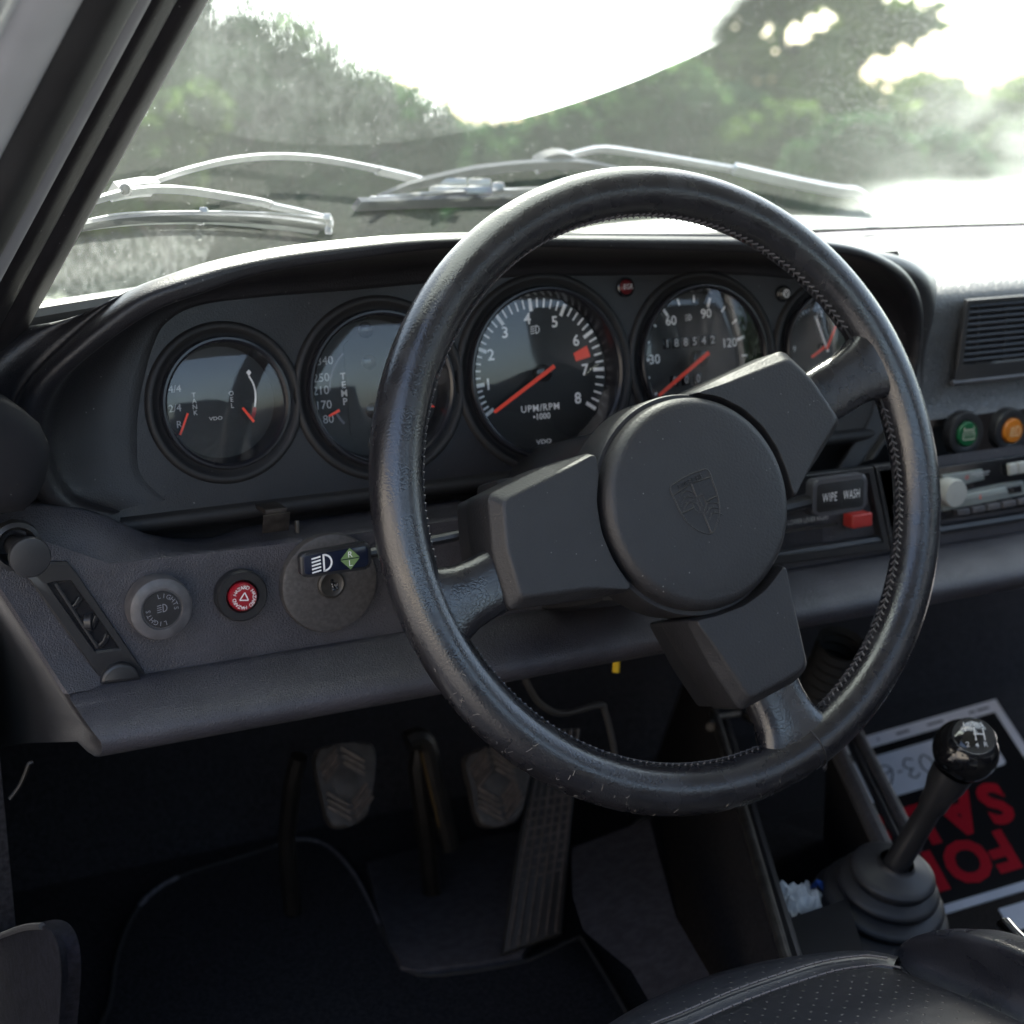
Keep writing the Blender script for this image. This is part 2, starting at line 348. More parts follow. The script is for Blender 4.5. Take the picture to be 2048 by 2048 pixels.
def text(s, size, cx=0., cy=0., z=0., rot=0., bold=0., sx=1., spacing=1., al='CENTER', ex=0.):
    key = (s, bold, spacing, al, ex)
    if key not in _tc:
        c = bpy.data.curves.new('t', 'FONT'); c.body = s; c.size = 1; c.align_x = al; c.align_y = 'CENTER'; c.offset = bold; c.space_character = spacing; c.resolution_u = 3; c.extrude = ex
        o = bpy.data.objects.new('t', c); COL.objects.link(o)
        me = bpy.data.meshes.new_from_object(o)
        _tc[key] = ([v.co.copy() for v in me.vertices], [tuple(p.vertices) for p in me.polygons])
        bpy.data.objects.remove(o); bpy.data.curves.remove(c); bpy.data.meshes.remove(me)
    V, F = _tc[key]; cr, sr = cos(rot), sin(rot)
    return [Vector((cx+size*(v.x*sx*cr-v.y*sr), cy+size*(v.x*sx*sr+v.y*cr), z+v.z*size)) for v in V], F
def quad(x0, y0, x1, y1, z=0.): return [(x0, y0, z), (x1, y0, z), (x1, y1, z), (x0, y1, z)], [(0, 1, 2, 3)]
def poly(pts, z=0.): return [Vector((p[0], p[1], z if len(p) < 3 else p[2])) for p in pts], [tuple(range(len(pts)))]
def line2(pts, w, z=0., n=None):
    """flat ribbon through 2D points"""
    V, F = [], []
    for i, p in enumerate(pts):
        a = pts[max(i-1, 0)]; b = pts[min(i+1, len(pts)-1)]; dx, dy = b[0]-a[0], b[1]-a[1]; l = sqrt(dx*dx+dy*dy) or 1
        V += [Vector((p[0]-dy/l*w/2, p[1]+dx/l*w/2, z)), Vector((p[0]+dy/l*w/2, p[1]-dx/l*w/2, z))]
    for i in range(len(pts)-1): F.append((2*i, 2*i+1, 2*i+3, 2*i+2))
    return V, F
def arc2(cx, cy, r, a0, a1, n=14): return [(cx+r*cos(radians(a0+(a1-a0)*i/n)), cy+r*sin(radians(a0+(a1-a0)*i/n))) for i in range(n+1)]

def mk(name, sh, mat, parent=None, smooth=35, label=None, kind=None, mw=None, sub=0, uv=None):
    me = bpy.data.meshes.new(name); me.from_pydata([tuple(v) for v in sh[0]], [], sh[1]); me.update()
    if mat: me.materials.append(mat)
    if uv:
        l = me.uv_layers.new(name='UVMap')
        for lp in me.loops: l.data[lp.index].uv = uv[lp.vertex_index]
    if smooth:
        me.shade_smooth()
        if smooth < 170: me.set_sharp_from_angle(angle=radians(smooth))
    o = bpy.data.objects.new(name, me); COL.objects.link(o)
    if parent: o.parent = parent
    if mw is not None: o.matrix_basis = mw
    if label: o['label'] = label
    if kind: o['kind'] = kind
    if sub: md = o.modifiers.new('s', 'SUBSURF'); md.levels = md.render_levels = sub
    return o
def thing(name, label, cat, mw=None, group=None):
    o = bpy.data.objects.new(name, None); COL.objects.link(o); o.empty_display_size = .02
    if mw is not None: o.matrix_world = mw
    o['label'] = label; o['category'] = cat
    if group: o['group'] = group
    return o
def one(o, label, cat, group=None):
    o['label'] = label; o['category'] = cat
    if group: o['group'] = group
    return o
def sub(o, p):                       # nest a part one level deeper, keeping its place
    o.parent = p; o.matrix_basis = p.matrix_basis.inverted() @ o.matrix_basis; return o
def fixn(o):
    bm = bmesh.new(); bm.from_mesh(o.data); bmesh.ops.recalc_face_normals(bm, faces=bm.faces); bm.to_mesh(o.data); bm.free(); return o

# ================================================================== SETTING
gr = mk('ground', grid(lambda u, v: ((u-.5)*1600, (v-.5)*1600, -.82), 8, 8), GROUND, smooth=0, kind='structure')
mk('grass_verge', grid(lambda u, v: (-40+90*u, 4.2+60*v, -.812+.02*sin(u*40)*v), 30, 10), GRASSM, smooth=0, kind='structure')

# ------------------------------------------------------------------ car body
def GL(x, h, off=0.):                                   # point of the windscreen surface (x along the base, h up the rake)
    return Vector((x+.4*(.36-x)*h, .30-.61*(x-.36)**2-.62*h+off*.78, .07+.78*h+off*.62))
def G(px, py, off=0.):                                  # pixel -> windscreen surface
    d = ray(px, py); lo, hi = .3, 3.
    for i in range(50):
        m = (lo+hi)/2; P = CAM+d*m; h = (P.z-.07-off*.62)/.78; x0 = (P.x-.144*h)/(1-.4*h)
        if P.y-(.30-.61*(x0-.36)**2-.62*h+off*.78) > 0: hi = m
        else: lo = m
    return CAM+d*hi
XL, XR, XC = -.342, 1.062, .36
body = thing('sports_car', 'light silver sports car seen from inside its open driver door, windscreen and bonnet ahead', 'car', Matrix.Translation((XC, .1, -.82)))
BI = Matrix.Translation((-XC, -.1, .82))
def bp_(name, sh, mat, **k): return mk(name, sh, mat, body, mw=BI, **k)
uvs = []
def wsf(u, v):
    x = XL-.012+(XR-XL+.024)*u; h = -.012+.64*v; uvs.append((x, h)); return GL(x, h)
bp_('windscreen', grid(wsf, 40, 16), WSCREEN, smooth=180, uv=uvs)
bp_('windscreen_seal', J(tube([GL(XL-.02+(XR-XL+.04)*i/50, -.006, .0) + Vector((0, 0, -.004)) for i in range(51)], [.0065 if i < 20 else max(.0022, .0065-.0005*(i-20)) for i in range(51)], 8, flat=1.),
                         tube([GL(XL-.02+(XR-XL+.04)*i/50, .63) for i in range(51)], .012, 8)), RUBBER)
def cowl(u, v):
    x = XL-.03+(XR-XL+.06)*u; p = GL(x, -.012)
    return p+Vector((0, .01+.085*v, .006-.012*v*v-.006*v))
bp_('cowl', grid(cowl, 50, 5), PAINT, smooth=180)
def bon(u, v):
    x = XC+(u-.5)*1.02; e = GL(min(max(x, XL), XR), -.012).y+.10; y = e+(1.85-e)*v
    t = (x-XC)/.51
    return Vector((x, y, .035-.02*t*t-.055*v-.19*v*v))
bp_('bonnet', grid(bon, 24, 20), PAINT, smooth=180)
for s in (-1, 1):
    def fen(u, v):
        xi = XC+s*(.515+.30*u); y = .44+1.5*v
        base = GL(XC+s*.69, -.012).y
        crest = .010-.03*v+(.03 if s > 0 else .0)*sin(pi*min(v*1.1, 1)) if v > .2 else .035-.125*v
        d = (u-.45)/.45
        z = crest-.05*d*d-.10*max(0, (v-.82)/.18)**2-(.30*max(0, u-.82)/.18)
        return Vector((xi, y+ (0 if v > .1 else 0), z-.02*v))
    bp_('front_fender', grid(fen, 18, 26), PAINT, smooth=180)
# driver side screen pillar: bands that run side by side up the pillar, edges measured at two heights
def band(name, e0, e1, mat, bulge, label=None, thick=.03):
    """e = (x at py=0, x at py=700, Y top, Y bottom)"""
    def pt(e, s):
        px = e[0]+(e[1]-e[0])*s; py = 700*s; return PY(px, py, e[2]+(e[3]-e[2])*s)
    rings = []
    A0, A1, B0, B1 = pt(e0, 0), pt(e0, 1), pt(e1, 0), pt(e1, 1)
    for i in range(15):
        s = -.7+2.25*i/14; a = A0+(A1-A0)*s; b = B0+(B1-B0)*s
        back = Vector((.25, .97, 0))
        out = (b-a).cross(A1-A0).normalized()
        if out.dot(CAM-a) < 0: out = -out
        r = [a+(b-a)*(j/8)+out*(bulge*(1-(j/4-1)**4)) for j in range(9)]
        r += [b+back*thick, a+back*thick]
        rings.append(r)
    return fixn(bp_(name, loft(rings, True, True), mat, smooth=50, label=label))
#             x@0  x@700  Ytop  Ybot
E0 = (405, 22, -.135, .00); E1 = (352, -26, -.160, -.025); E2 = (300, -74, -.180, -.045); E3 = (252, -118, -.190, -.055); E4 = (166, -200, -.225, -.09); E5 = (40, -330, -.25, -.12); E6 = (-190, -560, -.30, -.18)
band('pillar_trim', E1, E0, TRIMB, .006, 'black rounded trim beside the windscreen')
band('pillar_trim', E2, E1, TRIMB, .003, 'dark groove of the screen pillar')
band('trim_strip', E3, E2, TRIML, .003, 'light grey strip along the screen pillar')
band('door_seal', E4, E3, RUBBER, .010, 'round black rubber door seal')
band('door_frame', E5, E4, TRIMG, .004, 'pale grey painted door frame', .05)
band('door_frame', E6, E5, PAINT, .006, 'silver outer edge of the screen pillar', .05)
# the rest of the shell (roof, rear, far door) closes the cabin
def roof(u, v):
    x = XL+.12+(XR-XL-.24)*u; y0 = GL(XL+(XR-XL)*u, .63).y
    return Vector((x, y0+(-1.25-y0)*v, .560+.030*sin(pi*v)+.02*(1-(2*u-1)**2)-.16*v*v))
bp_('roof', grid(roof, 20, 12), HEADL, smooth=180)
bp_('roof_skin', T(grid(roof, 20, 12), Matrix.Translation((0, 0, .02))), PAINT, smooth=180)
for x0, x1 in ((XL+.10, XL+.02), (XR-.10, XR-.02)):
    bp_('roof_rail', tube([GL(XL+.015 if x1 < .3 else XR-.015, .60)+Vector((0, -.02, -.01)), (x0, -.5, .555), (x0, -.9, .51), (x0*.8+x1*.2, -1.25, .41), (x1, -1.75, .06)], .022, 10), HEADL)
bp_('centre_pillar', tube([(XL+.06, -1.34, .42), (XL+.0, -1.46, .1), (XL-.02, -1.48, -.5)], .03, 10), TRIMG)
bp_('centre_pillar', tube([(XR-.09, -1.0, .50), (XR-.02, -1.05, .1), (XR, -1.08, -.5)], .03, 10), TRIMG)
DRV = frame((-.43, .06, 0), Vector((-.99, -.10, 0)), (0, 0, 1))
bp_('driver_door', T(box(1.05, .62, .07, (.525, -.26, 0), .02), DRV), VINYL, label='open driver door')
bp_('door_panel', box(.06, 1.15, .60, (XR+.0, -.45, -.27), .02), VINYL, label='far door panel')
bp_('rear_panel', box(.06, .75, .52, (XR-.0, -1.45, -.20), .02), VINYL)
bp_('rear_panel', box(.06, .70, .52, (XL+.0, -1.50, -.20), .02), VINYL)
bp_('rear_bulkhead', box(1.40, .05, .75, (XC, -1.80, -.33), .01), VINYL)
bp_('rear_window', loft([[(XL+.12, -1.25, .405), (XR-.12, -1.25, .405)], [(XL+.04, -1.78, .05), (XR-.04, -1.78, .05)]], False), WINDOW)
bp_('side_window', loft([[(XR-.09, -.20, .50), (XR-.09, -.98, .50)], [(XR, -.02, .03), (XR-.01, -1.03, .03)]], False), WINDOW)
bp_('floor_pan', box(1.44, 2.5, .03, (XC, -.55, -.535)), CARPET, smooth=0)
bp_('firewall', J(loft([[(-.40, .10, -.517), (1.1, .10, -.517)], [(-.40, .47, -.515), (1.1, .47, -.515)], [(-.40, .58, -.36), (1.1, .58, -.36)], [(-.40, .44, .0), (1.1, .44, .0)]], False)), CARPET, smooth=0)
bp_('scuttle', loft([[(XL-.06+(XR-XL+.12)*i/30, .43, -.02) for i in range(31)], [tuple(GL(XL-.02+(XR-XL+.04)*i/30, -.012)+Vector((0, -.016, -.011))) for i in range(31)]], False), PANEL, smooth=60)
bp_('side_panel', box(.02, .50, .50, (-.385, .31, -.28)), CARPET, smooth=0)

# ------------------------------------------------------------------ dashboard
dash = thing('dashboard', 'black vinyl padded dashboard with hooded instrument cowl and rolled lower edge', 'dashboard', Matrix.Translation((0, 0, -.1)))
DI = Matrix.Translation((0, 0, .1))
def dp(name, sh, mat, **k): return mk(name, sh, mat, dash, mw=DI, **k)
gt = radians(7.03); gN = Vector((0, -cos(gt), sin(gt))); gV = Vector((0, sin(gt), cos(gt)))
def PG(px, py, n=-.006): return onpl(px, py, gN, gN*n)
def holed(outer, holes, z):
    from mathutils.geometry import tessellate_polygon
    loops = [[Vector((x, y, 0)) for x, y in outer]]+[[Vector((cx+r*cos(2*pi*k/48), r*sin(2*pi*k/48), 0)) for k in range(48)][::-1] for cx, r in holes]
    tri = tessellate_polygon(loops); V = [v for l in loops for v in l]
    return [Vector((v.x, v.y, z)) for v in V], [tuple(t) for t in tri]
PW = frame((0, 0, 0), (1, 0, 0), gV)
dp('instrument_panel', T(holed([(-.31, -.068), (.33, -.068), (.33, .02), (.31, .068), (-.20, .072), (-.27, .06), (-.31, .03)], [(x, r+.0003) for x, r in ((-.2275, .0413), (-.1222, .0510), (0, .0589), (.128, .0533), (.2405, .0413))], -.0065), PW), VINYL, smooth=0)
# instrument hood: lofted from the panel, under the lip, over the crest and back to the screen
def st(J_, L_, yl, T_, B_, th=.016):
    Jp = PG(*J_); Lp = PY(*L_, yl); Tp = Vector(T_); Bp = Vector(B_)
    w = (Lp-Jp); nrm = Vector((w.x, 0, w.z)); nrm = nrm.normalized() if nrm.length > 1e-4 else Vector((0, 0, 1))
    lipc = Lp-nrm*.004
    dd = lipc-Jp; a = Jp+Vector((dd.x*.35, dd.y*.07, dd.z*.35)); b = Jp+Vector((dd.x*.70, dd.y*.44, dd.z*.70))
    return [Jp+gN*-.004, Jp, a, b, Lp-nrm*.016+Vector((0, .003, 0)), Lp-nrm*.010+Vector((0, -.002, 0)), Lp-nrm*.0035+Vector((0, -.0015, 0)), Lp+nrm*.0005+Vector((0, .0055, 0)), Lp+nrm*.0018+Vector((0, .017, 0)), Lp+(Tp-Lp)*.35+nrm*.003, Lp+(Tp-Lp)*.65+nrm*.0015, Tp, Bp]
def back(x, dx=0.): 
    p = GL(min(max(x+dx, XL), XR), -.012); return (p.x, p.y-.004, p.z-.004)
def sta(J_, L_, yl, xb, th=0):
    t = back(xb); return st(J_, L_, yl, (t[0], t[1]-.02, t[2]-.003), t)
stations = [
    st((330, 1000), (190, 1035), -.012, (-.40, .03, -.09), (-.41, .05, -.10)),
    st((280, 950), (90, 1010), -.018, (-.405, .02, -.06), (-.41, .05, -.07)),
    st((272, 880), (40, 930), -.024, (-.405, .01, -.03), (-.41, .05, -.04)),
    st((276, 810), (30, 855), -.030, (-.40, .0, .000), (-.405, .04, -.01)),
    st((288, 750), (62, 775), -.038, (-.392, -.01, .042), (-.40, .03, .030)),
    st((304, 695), (140, 695), -.047, (-.374, .0, .059), (-.385, .04, .055)),
    sta((332, 645), (258, 600), -.055, -.335),
    sta((400, 610), (362, 556), -.060, -.29),
    sta((543, 592), (471, 523), -.060, -.235),
    sta((700, 580), (640, 494), -.060, -.16),
    sta((985, 556), (900, 473), -.060, -.03),
    sta((1250, 550), (1250, 473), -.060, .10),
    sta((1500, 550), (1560, 476), -.060, .22),
    sta((1640, 570), (1660, 482), -.058, .29),
    st((1715, 610), (1740, 500), -.052, (.385, .11, .050), (.43, .20, .045)),
    st((1748, 670), (1812, 540), -.038, (.380, .045, .040), (.42, .10, .03)),
    st((1758, 740), (1845, 610), -.024, (.365, .02, .015), (.40, .05, .01)),
    st((1740, 830), (1840, 720), -.016, (.34, .015, -.02), (.40, .04, -.02)),
    st((1700, 900), (1815, 815), -.012, (.345, .01, -.05), (.40, .04, -.05)),
    st((1660, 965), (1760, 905), -.010, (.335, .012, -.075), (.40, .04, -.08)),
]
cols = list(zip(*stations)); cols = [spline(c, 5) for c in cols]
rings = [spline(r, 3) for r in zip(*cols)]
fixn(dp('instrument_hood', loft(rings, False), VINYL, smooth=180))
# right-hand top shelf, vent face, and the run down to the switch row
def strip(prof, x0, x1, nx=24, fx=None):
    pr = spline([(0, y, z) for y, z in prof], 4)
    R = []
    for i in range(nx+1):
        x = x0+(x1-x0)*i/nx; R.append([Vector((x, p.y, p.z))+(fx(x, p) if fx else Vector()) for p in pr])
    return loft(R, False)
def topfx(x, p):
    if p.y > .09: b = back(x); t = min(1, (p.y-.09)/.13); return Vector((0, (b[1]-.22)*t, (b[2]-.052)*t))
    return Vector()
fixn(dp('dash_top', strip([(.22, .052), (.15, .050), (.08, .048), (.035, .046), (.012, .041), (-.004, .030), (-.006, .012), (-.004, -.02), (-.006, -.05), (-.012, -.062)], .30, 1.06, 30, topfx), VINYL_TOP, smooth=180))
dp('dash_void', loft([[(-.36, .028, -.05), (.4, .028, -.05)], [(-.36, .03, -.10), (.4, .03, -.10)], [(-.36, .0, -.12), (.4, .0, -.12)]], False), PANEL, smooth=0)
lowp = [(.012, -.062), (-.006, -.0665), (-.010, -.070), (.004, -.080), (.010, -.092)]
fixn(dp('binnacle_edge', strip([(-.001, -.064), (-.006, -.0675), (-.004, -.074), (.012, -.082), (.02, -.1)], -.30, .32, 6), PANEL, smooth=180))
FY = -.045                                               # fascia plane
# fascia upper edge follows a wave at its driver side end
wave = [D(-60, 985), D(0, 962), D(60, 952), D(120, 953), D(180, 964), D(240, 990), D(300, 1015), D(370, 1027), D(440, 1022), D(500, 1003), D(640, 985), D(900, 950)]
wv = spline([PY(x, y, -.022) for x, y in wave], 5)
fpx = (-80, 0, 60, 120, 180, 240, 300, 370, 440, 490, 640, 900)
fold = [PY(*D(px, 1070-(px-140)*.103), FY) for px in fpx[:-2]]
fold += [Vector((PY(*D(px, 980), FY).x, FY, fold[-1].z+.001)) for px in fpx[-2:]]
fl = spline(fold, 5)
bk = [p+Vector((0, .035, -.004)) for p in wv]
fixn(dp('fascia_top', loft([bk, [p+Vector((0, .004, -.001)) for p in wv], [p+Vector((0, -.001, -.002)) for p in wv], [a+(b-a)*.5+Vector((0, -.001, 0)) for a, b in zip(wv, fl)], [p+Vector((0, .001, .001)) for p in fl], fl], False), VINYL_G, smooth=60))
ce = [PY(*D(x, y), FY-.003-.040*(max(0, s-.55)/.55)**2) for x, y, s in ((-95, 970, 0.), (-40, 1048, .1), (0, 1112, .2), (50, 1190, .45), (100, 1270, .7), (150, 1345, .95), (172, 1376, 1.05), (186, 1392, 1.1))]
ce = spline(ce, 4); ce += [Vector((ce[-1].x+.0005, y, z)) for y, z in ((-.0925, -.1735), (-.0900, -.1790), (-.0800, -.1850), (-.0600, -.1890))]; nce = len(ce)
def fz(x):
    for a, b in zip(fl, fl[1:]):
        if a.x <= x <= b.x: return a.z+(b.z-a.z)*(x-a.x)/(b.x-a.x)
    return fl[-1].z if x > fl[-1].x else fl[0].z
rows = []
NF = max(k for k in range(nce) if ce[k].z > -.1530)+1
for i in range(NF):
    t_ = i/(NF-1); c = ce[i]; r = [c+Vector((-.0015, .003, 0)), c+Vector((.0008, 0, .0)), c+Vector((.006, .0015, 0))]
    for x in (-.318, -.30, -.26, -.2, -.1, 0., .2, .5, .95):
        z = fz(x)+(-.1545-fz(x))*t_
        if x < -.31: r.append(Vector((max(x, c.x+.008), FY-.0005+(c.y-FY)*.35*max(0, t_-.5)*2, z)))
        else: r.append(Vector((x, FY, z)))
    rows.append(r)
fixn(dp('fascia', loft(rows, False), VINYL_G, smooth=60))
# padded knee roll along the lower edge
kp = [(FY+.01, -.152), (FY-.004, -.1515), (FY-.012, -.1530), (-.072, -.1575), (-.086, -.1640), (-.0925, -.1710), (-.090, -.1790), (-.080, -.1850), (-.055, -.190), (-.02, -.193), (.05, -.19)]
def cex(z):
    for a, b in zip(ce, ce[1:]):
        if a.z >= z >= b.z: return a.x+(b.x-a.x)*(a.z-z)/max(1e-6, a.z-b.z)
    return ce[-1].x if z < ce[-1].z else ce[0].x
def rollx(x, p):
    k = max(0, min(1, (-.29-x)/.05)); return Vector(((cex(p.z)+.34)*k, -.004*k*k*max(0, min(1, (-.148-p.z)/.006)) if p.z > -.156 else 0, 0))
fixn(dp('knee_roll', strip(kp, -.34, 1.02, 60, rollx), VINYL_G, smooth=180))
fixn(dp('knee_roll_seam', tube([(-.30, FY-.003, -.1525), (.3, FY-.003, -.1525), (1., FY-.003, -.1525)], .0012, 6), PANEL))
# driver side end of the dash
def capring(d, dx):
    dz = min(0, PY(*D(60, 1400), ce[-1].y+d).z-ce[-1].z) if d > .02 else 0
    return [p+Vector((dx, d, dz*(k/(nce-1))**2)) for k, p in enumerate(ce)]
fixn(dp('end_cap', loft([[p+Vector((.0008, 0, 0)) for p in ce], [p+Vector((-.0012, .003, -.0005)) for p in ce], capring(.03, -.004), capring(.16, -.010), capring(.45, -.02)], False), VINYL, smooth=75))
# ------------------------------------------------------------------ gauges
def gauge(name, label, cx, R, build):
    mw = frame(Vector((cx, 0, 0)), (1, 0, 0), gV)
    t = thing(name, label, 'gauge', mw, 'round instruments in the hooded cowl')
    mk('surround', lathe([(R+.0098, -.0068), (R+.0090, -.0042), (R+.0070, -.0030), (R+.0050, -.0036), (R+.0035, -.006), (R+.0005, -.0064)], 72), PANEL, t, 60)
    mk('bezel', lathe([(R+.0006, -.0066), (R+.0004, -.0012), (R-.0004, -.0001), (R-.0018, 0), (R-.0032, -.0012), (R-.0040, -.004), (R-.0062, -.0160)], 72), BEZEL, t, 30)
    mk('dial_face', lathe([(R-.0058, -.0165), (.0001, -.0165)], 64), FACE, t, 0)
    mk('glass', lathe([(R-.0036, -.0030), ((R-.0036)*.75, -.0018), ((R-.0036)*.4, -.0010), (.0001, -.0008)], 64), GAUGEGLASS, t, 180)
    build(t); return t
ZF = -.0160
def pol(r, a): return r*sin(radians(a)), r*cos(radians(a))
def tick(a, r0, r1, w, z=ZF):
    x0, y0 = pol(r0, a); x1, y1 = pol(r1, a); return line2([(x0, y0), (x1, y1)], w, z)
def needle(t, a, r0, r1, w, z=-.0085, mat=RED_N, c=(0, 0), hub=.006):
    x0, y0 = pol(r0, a); x1, y1 = pol(r1, a); dx, dy = x1-x0, y1-y0; l = sqrt(dx*dx+dy*dy)
    m = frame(((x0+x1)/2+c[0], (y0+y1)/2+c[1], z), (dx, dy, 0), (-dy, dx, 0))
    nh = None
    if hub: nh = mk('needle_hub', T(lathe([(hub, -.006), (hub, .0004), (hub*.8, .0009), (.0001, .001)], 24), Matrix.Translation((c[0], c[1], z))), GLOSS, t)
    nd = mk('needle', T(prism([(-l/2, -w/2), (l/2-.001, -w*.42), (l/2, 0), (l/2-.001, w*.42), (-l/2, w/2)], .001, .002), m), mat, t, 0)
    if nh: sub(nh, nd)
def beam(cx, cy, s, z, lines=4):      # headlamp symbol: D with rays
    D_ = arc2(cx+.1*s, cy, .42*s, 90, -90, 10)
    sh = [line2([(cx+.1*s, cy-.46*s), (cx+.1*s, cy+.46*s)], .1*s, z), line2(D_, .1*s, z)]
    for i in range(lines):
        y = cy+(.36-.72*i/(lines-1))*s; sh.append(line2([(cx-.06*s, y), (cx-.55*s, y-.07*s)], .085*s, z))
    return J(*sh)
def b_tach(t):
    TB = [-120.5, -96, -66, -35.5, -4, 27.5, 59.5, 91.5, 124, 156]
    A = lambda n: TB[int(n)]+(TB[int(n)+1]-TB[int(n)])*(n-int(n))
    sh = []
    for i in range(41):
        n = i/5; big = i % 5 == 0
        sh.append(tick(A(n), .0428 if big else .0450, .0515, .0026 if big else .0013))
    mk('scale_marks', J(*sh), WHITE, t, 0, kind='stuff')
    nums = []
    for n, (r, da) in {1: (.0400, -1), 2: (.0390, -1.5), 3: (.0380, -4), 4: (.0380, -5.5), 5: (.0370, -4), 6: (.0365, -2.5), 7: (.0362, 0), 8: (.0355, 1)}.items():
        x, y = pol(r, A(n)+da); nums.append(text(str(n), .0108, x, y, ZF, bold=.020))
    nums += [text('UPM/RPM', .0066, -.001, -.0242, ZF, bold=.012, spacing=1.15), text('•1000', .0058, -.0005, -.0302, ZF, bold=.012), text('VDO', .0042, 0, -.0478, ZF, bold=.02, sx=1.3)]
    nums.append(beam(-.001, .0300, .0064, ZF))
    mk('numerals', J(*nums), WHITE, t, 0, kind='stuff')
    a0, a1 = 67.5, 79.0
    r0, r1 = .0300, .0420
    mk('red_sector', (lambda p: poly(p, ZF+.0001))([pol(r0, a0), pol(r1, a0), pol(r1, (a0+a1)/2), pol(r1, a1), pol(r0, a1)]), RED_N, t, 0)
    needle(t, A(0)+1.0, -.0085, .0475, .0028)
    mk('hub_disc', lathe([(.0105, ZF-.0002), (.0108, ZF+.0004), (.0001, ZF+.0006)], 32), FACE, t)  # plain raised disc at the dial centre, same black as the face
gauge('tachometer', 'large tachometer in the middle with red needle and orange red sector near 6', 0, .0589, b_tach)
def b_speed(t):
    A = lambda v: -87+1.785*(v-30)
    sh = [tick(A(v), .0385 if v % 30 == 0 else .0405, .0455, .0022 if v % 30 == 0 else .0015) for v in range(10, 151, 10)]
    mk('scale_marks', J(*sh), WHITE, t, 0, kind='stuff')
    nums = []
    for v, r, s in ((30, .0345, .0094), (60, .0340, .0094), (90, .0335, .0094), (120, .0315, .0090)):
        x, y = pol(r, A(v)); nums.append(text(str(v), s, x, y, ZF, bold=.012))
    nums += [beam(-.004, .0300, .0048, ZF, 3), text('MPH', .0050, -.002, -.0245, ZF, bold=.01)]
    mk('numerals', J(*nums), WHITE, t, 0, kind='stuff')
    for dx in range(6):
        mk('odometer_drum', T(box(.0062, .0075, .002, (0, 0, 0), .0006), Matrix.Translation((-.0235+.0078*dx, .0122, ZF-.0009))), GLOSS, t)
    mk('odometer_digits', J(*[text(c, .0080, -.0235+.0078*i, .0122, ZF+.0008, bold=.004) for i, c in enumerate('188542')]), WHITE_D, t, 0, kind='stuff')
    for dx in range(3):
        mk('trip_drum', T(box(.0072, .0082, .002, (0, 0, 0), .0006), Matrix.Translation((-.0190+.0100*dx, -.0148, ZF-.0009))), GLOSS, t)
    mk('trip_digits', J(*[text('0', .0082, -.0190+.01*i, -.0148, ZF+.0008, sx=.8, bold=.002) for i in range(3)]), WHITE_D, t, 0, kind='stuff')
    needle(t, -121.5, -.0070, .0455, .0028)
gauge('speedometer', 'speedometer marked 30 60 90 120 with odometer reading 188542, right of the tachometer', .128, .0533, b_speed)
def b_oil(t):
    nums = [text(s, .0078, x, y, ZF, bold=.0) for s, x, y in (('340', -.0335, .0205), ('250', -.0370, .0097), ('210', -.0380, .0015), ('170', -.0370, -.008), ('80', -.0345, -.0175))]
    for i, c in enumerate('TEMP'): nums.append(text(c, .0062, -.0220, .0094-.0055*i, ZF, bold=.02))
    nums.append(text('OIL', .0062, -.0035, .009, ZF, bold=.012, spacing=1.5))
    mk('numerals', J(*nums), WHITE_D, t, 0, kind='stuff')
    mk('scale_marks', J(line2(arc2(0, 0, .0318, 130, 178), .0013, ZF), line2(arc2(0, 0, .0318, 205, 222), .0016, ZF), line2(arc2(0, 0, .0318, 50, 2), .0013, ZF)), solid('grey scale arc', (.13, .13, .15), .5), t, 0, kind='stuff')
    for x, y in ((-.0035, .0385), (-.003, .0175), (-.003, -.0145), (-.003, -.036)):
        mk('warning_lens', T(lathe([(.0052, -.001), (.0052, .0003), (.0046, .0006), (.0001, .0006)], 28), Matrix.Translation((x, y, ZF))), GLOSS, t)
    needle(t, -113, .0305, .0390, .0017, ZF+.003, hub=0); needle(t, 112, .0330, .0425, .0017, ZF+.003, hub=0)
    mk('cover_plate', T(prism(rrect(.040, .066, .006), 0, .0006), Matrix.Translation((0, 0, ZF-.0004))), FACE, t)
gauge('oil_gauge', 'combined oil temperature and pressure gauge marked TEMP, half hidden behind the wheel rim', -.1222, .0510, b_oil)
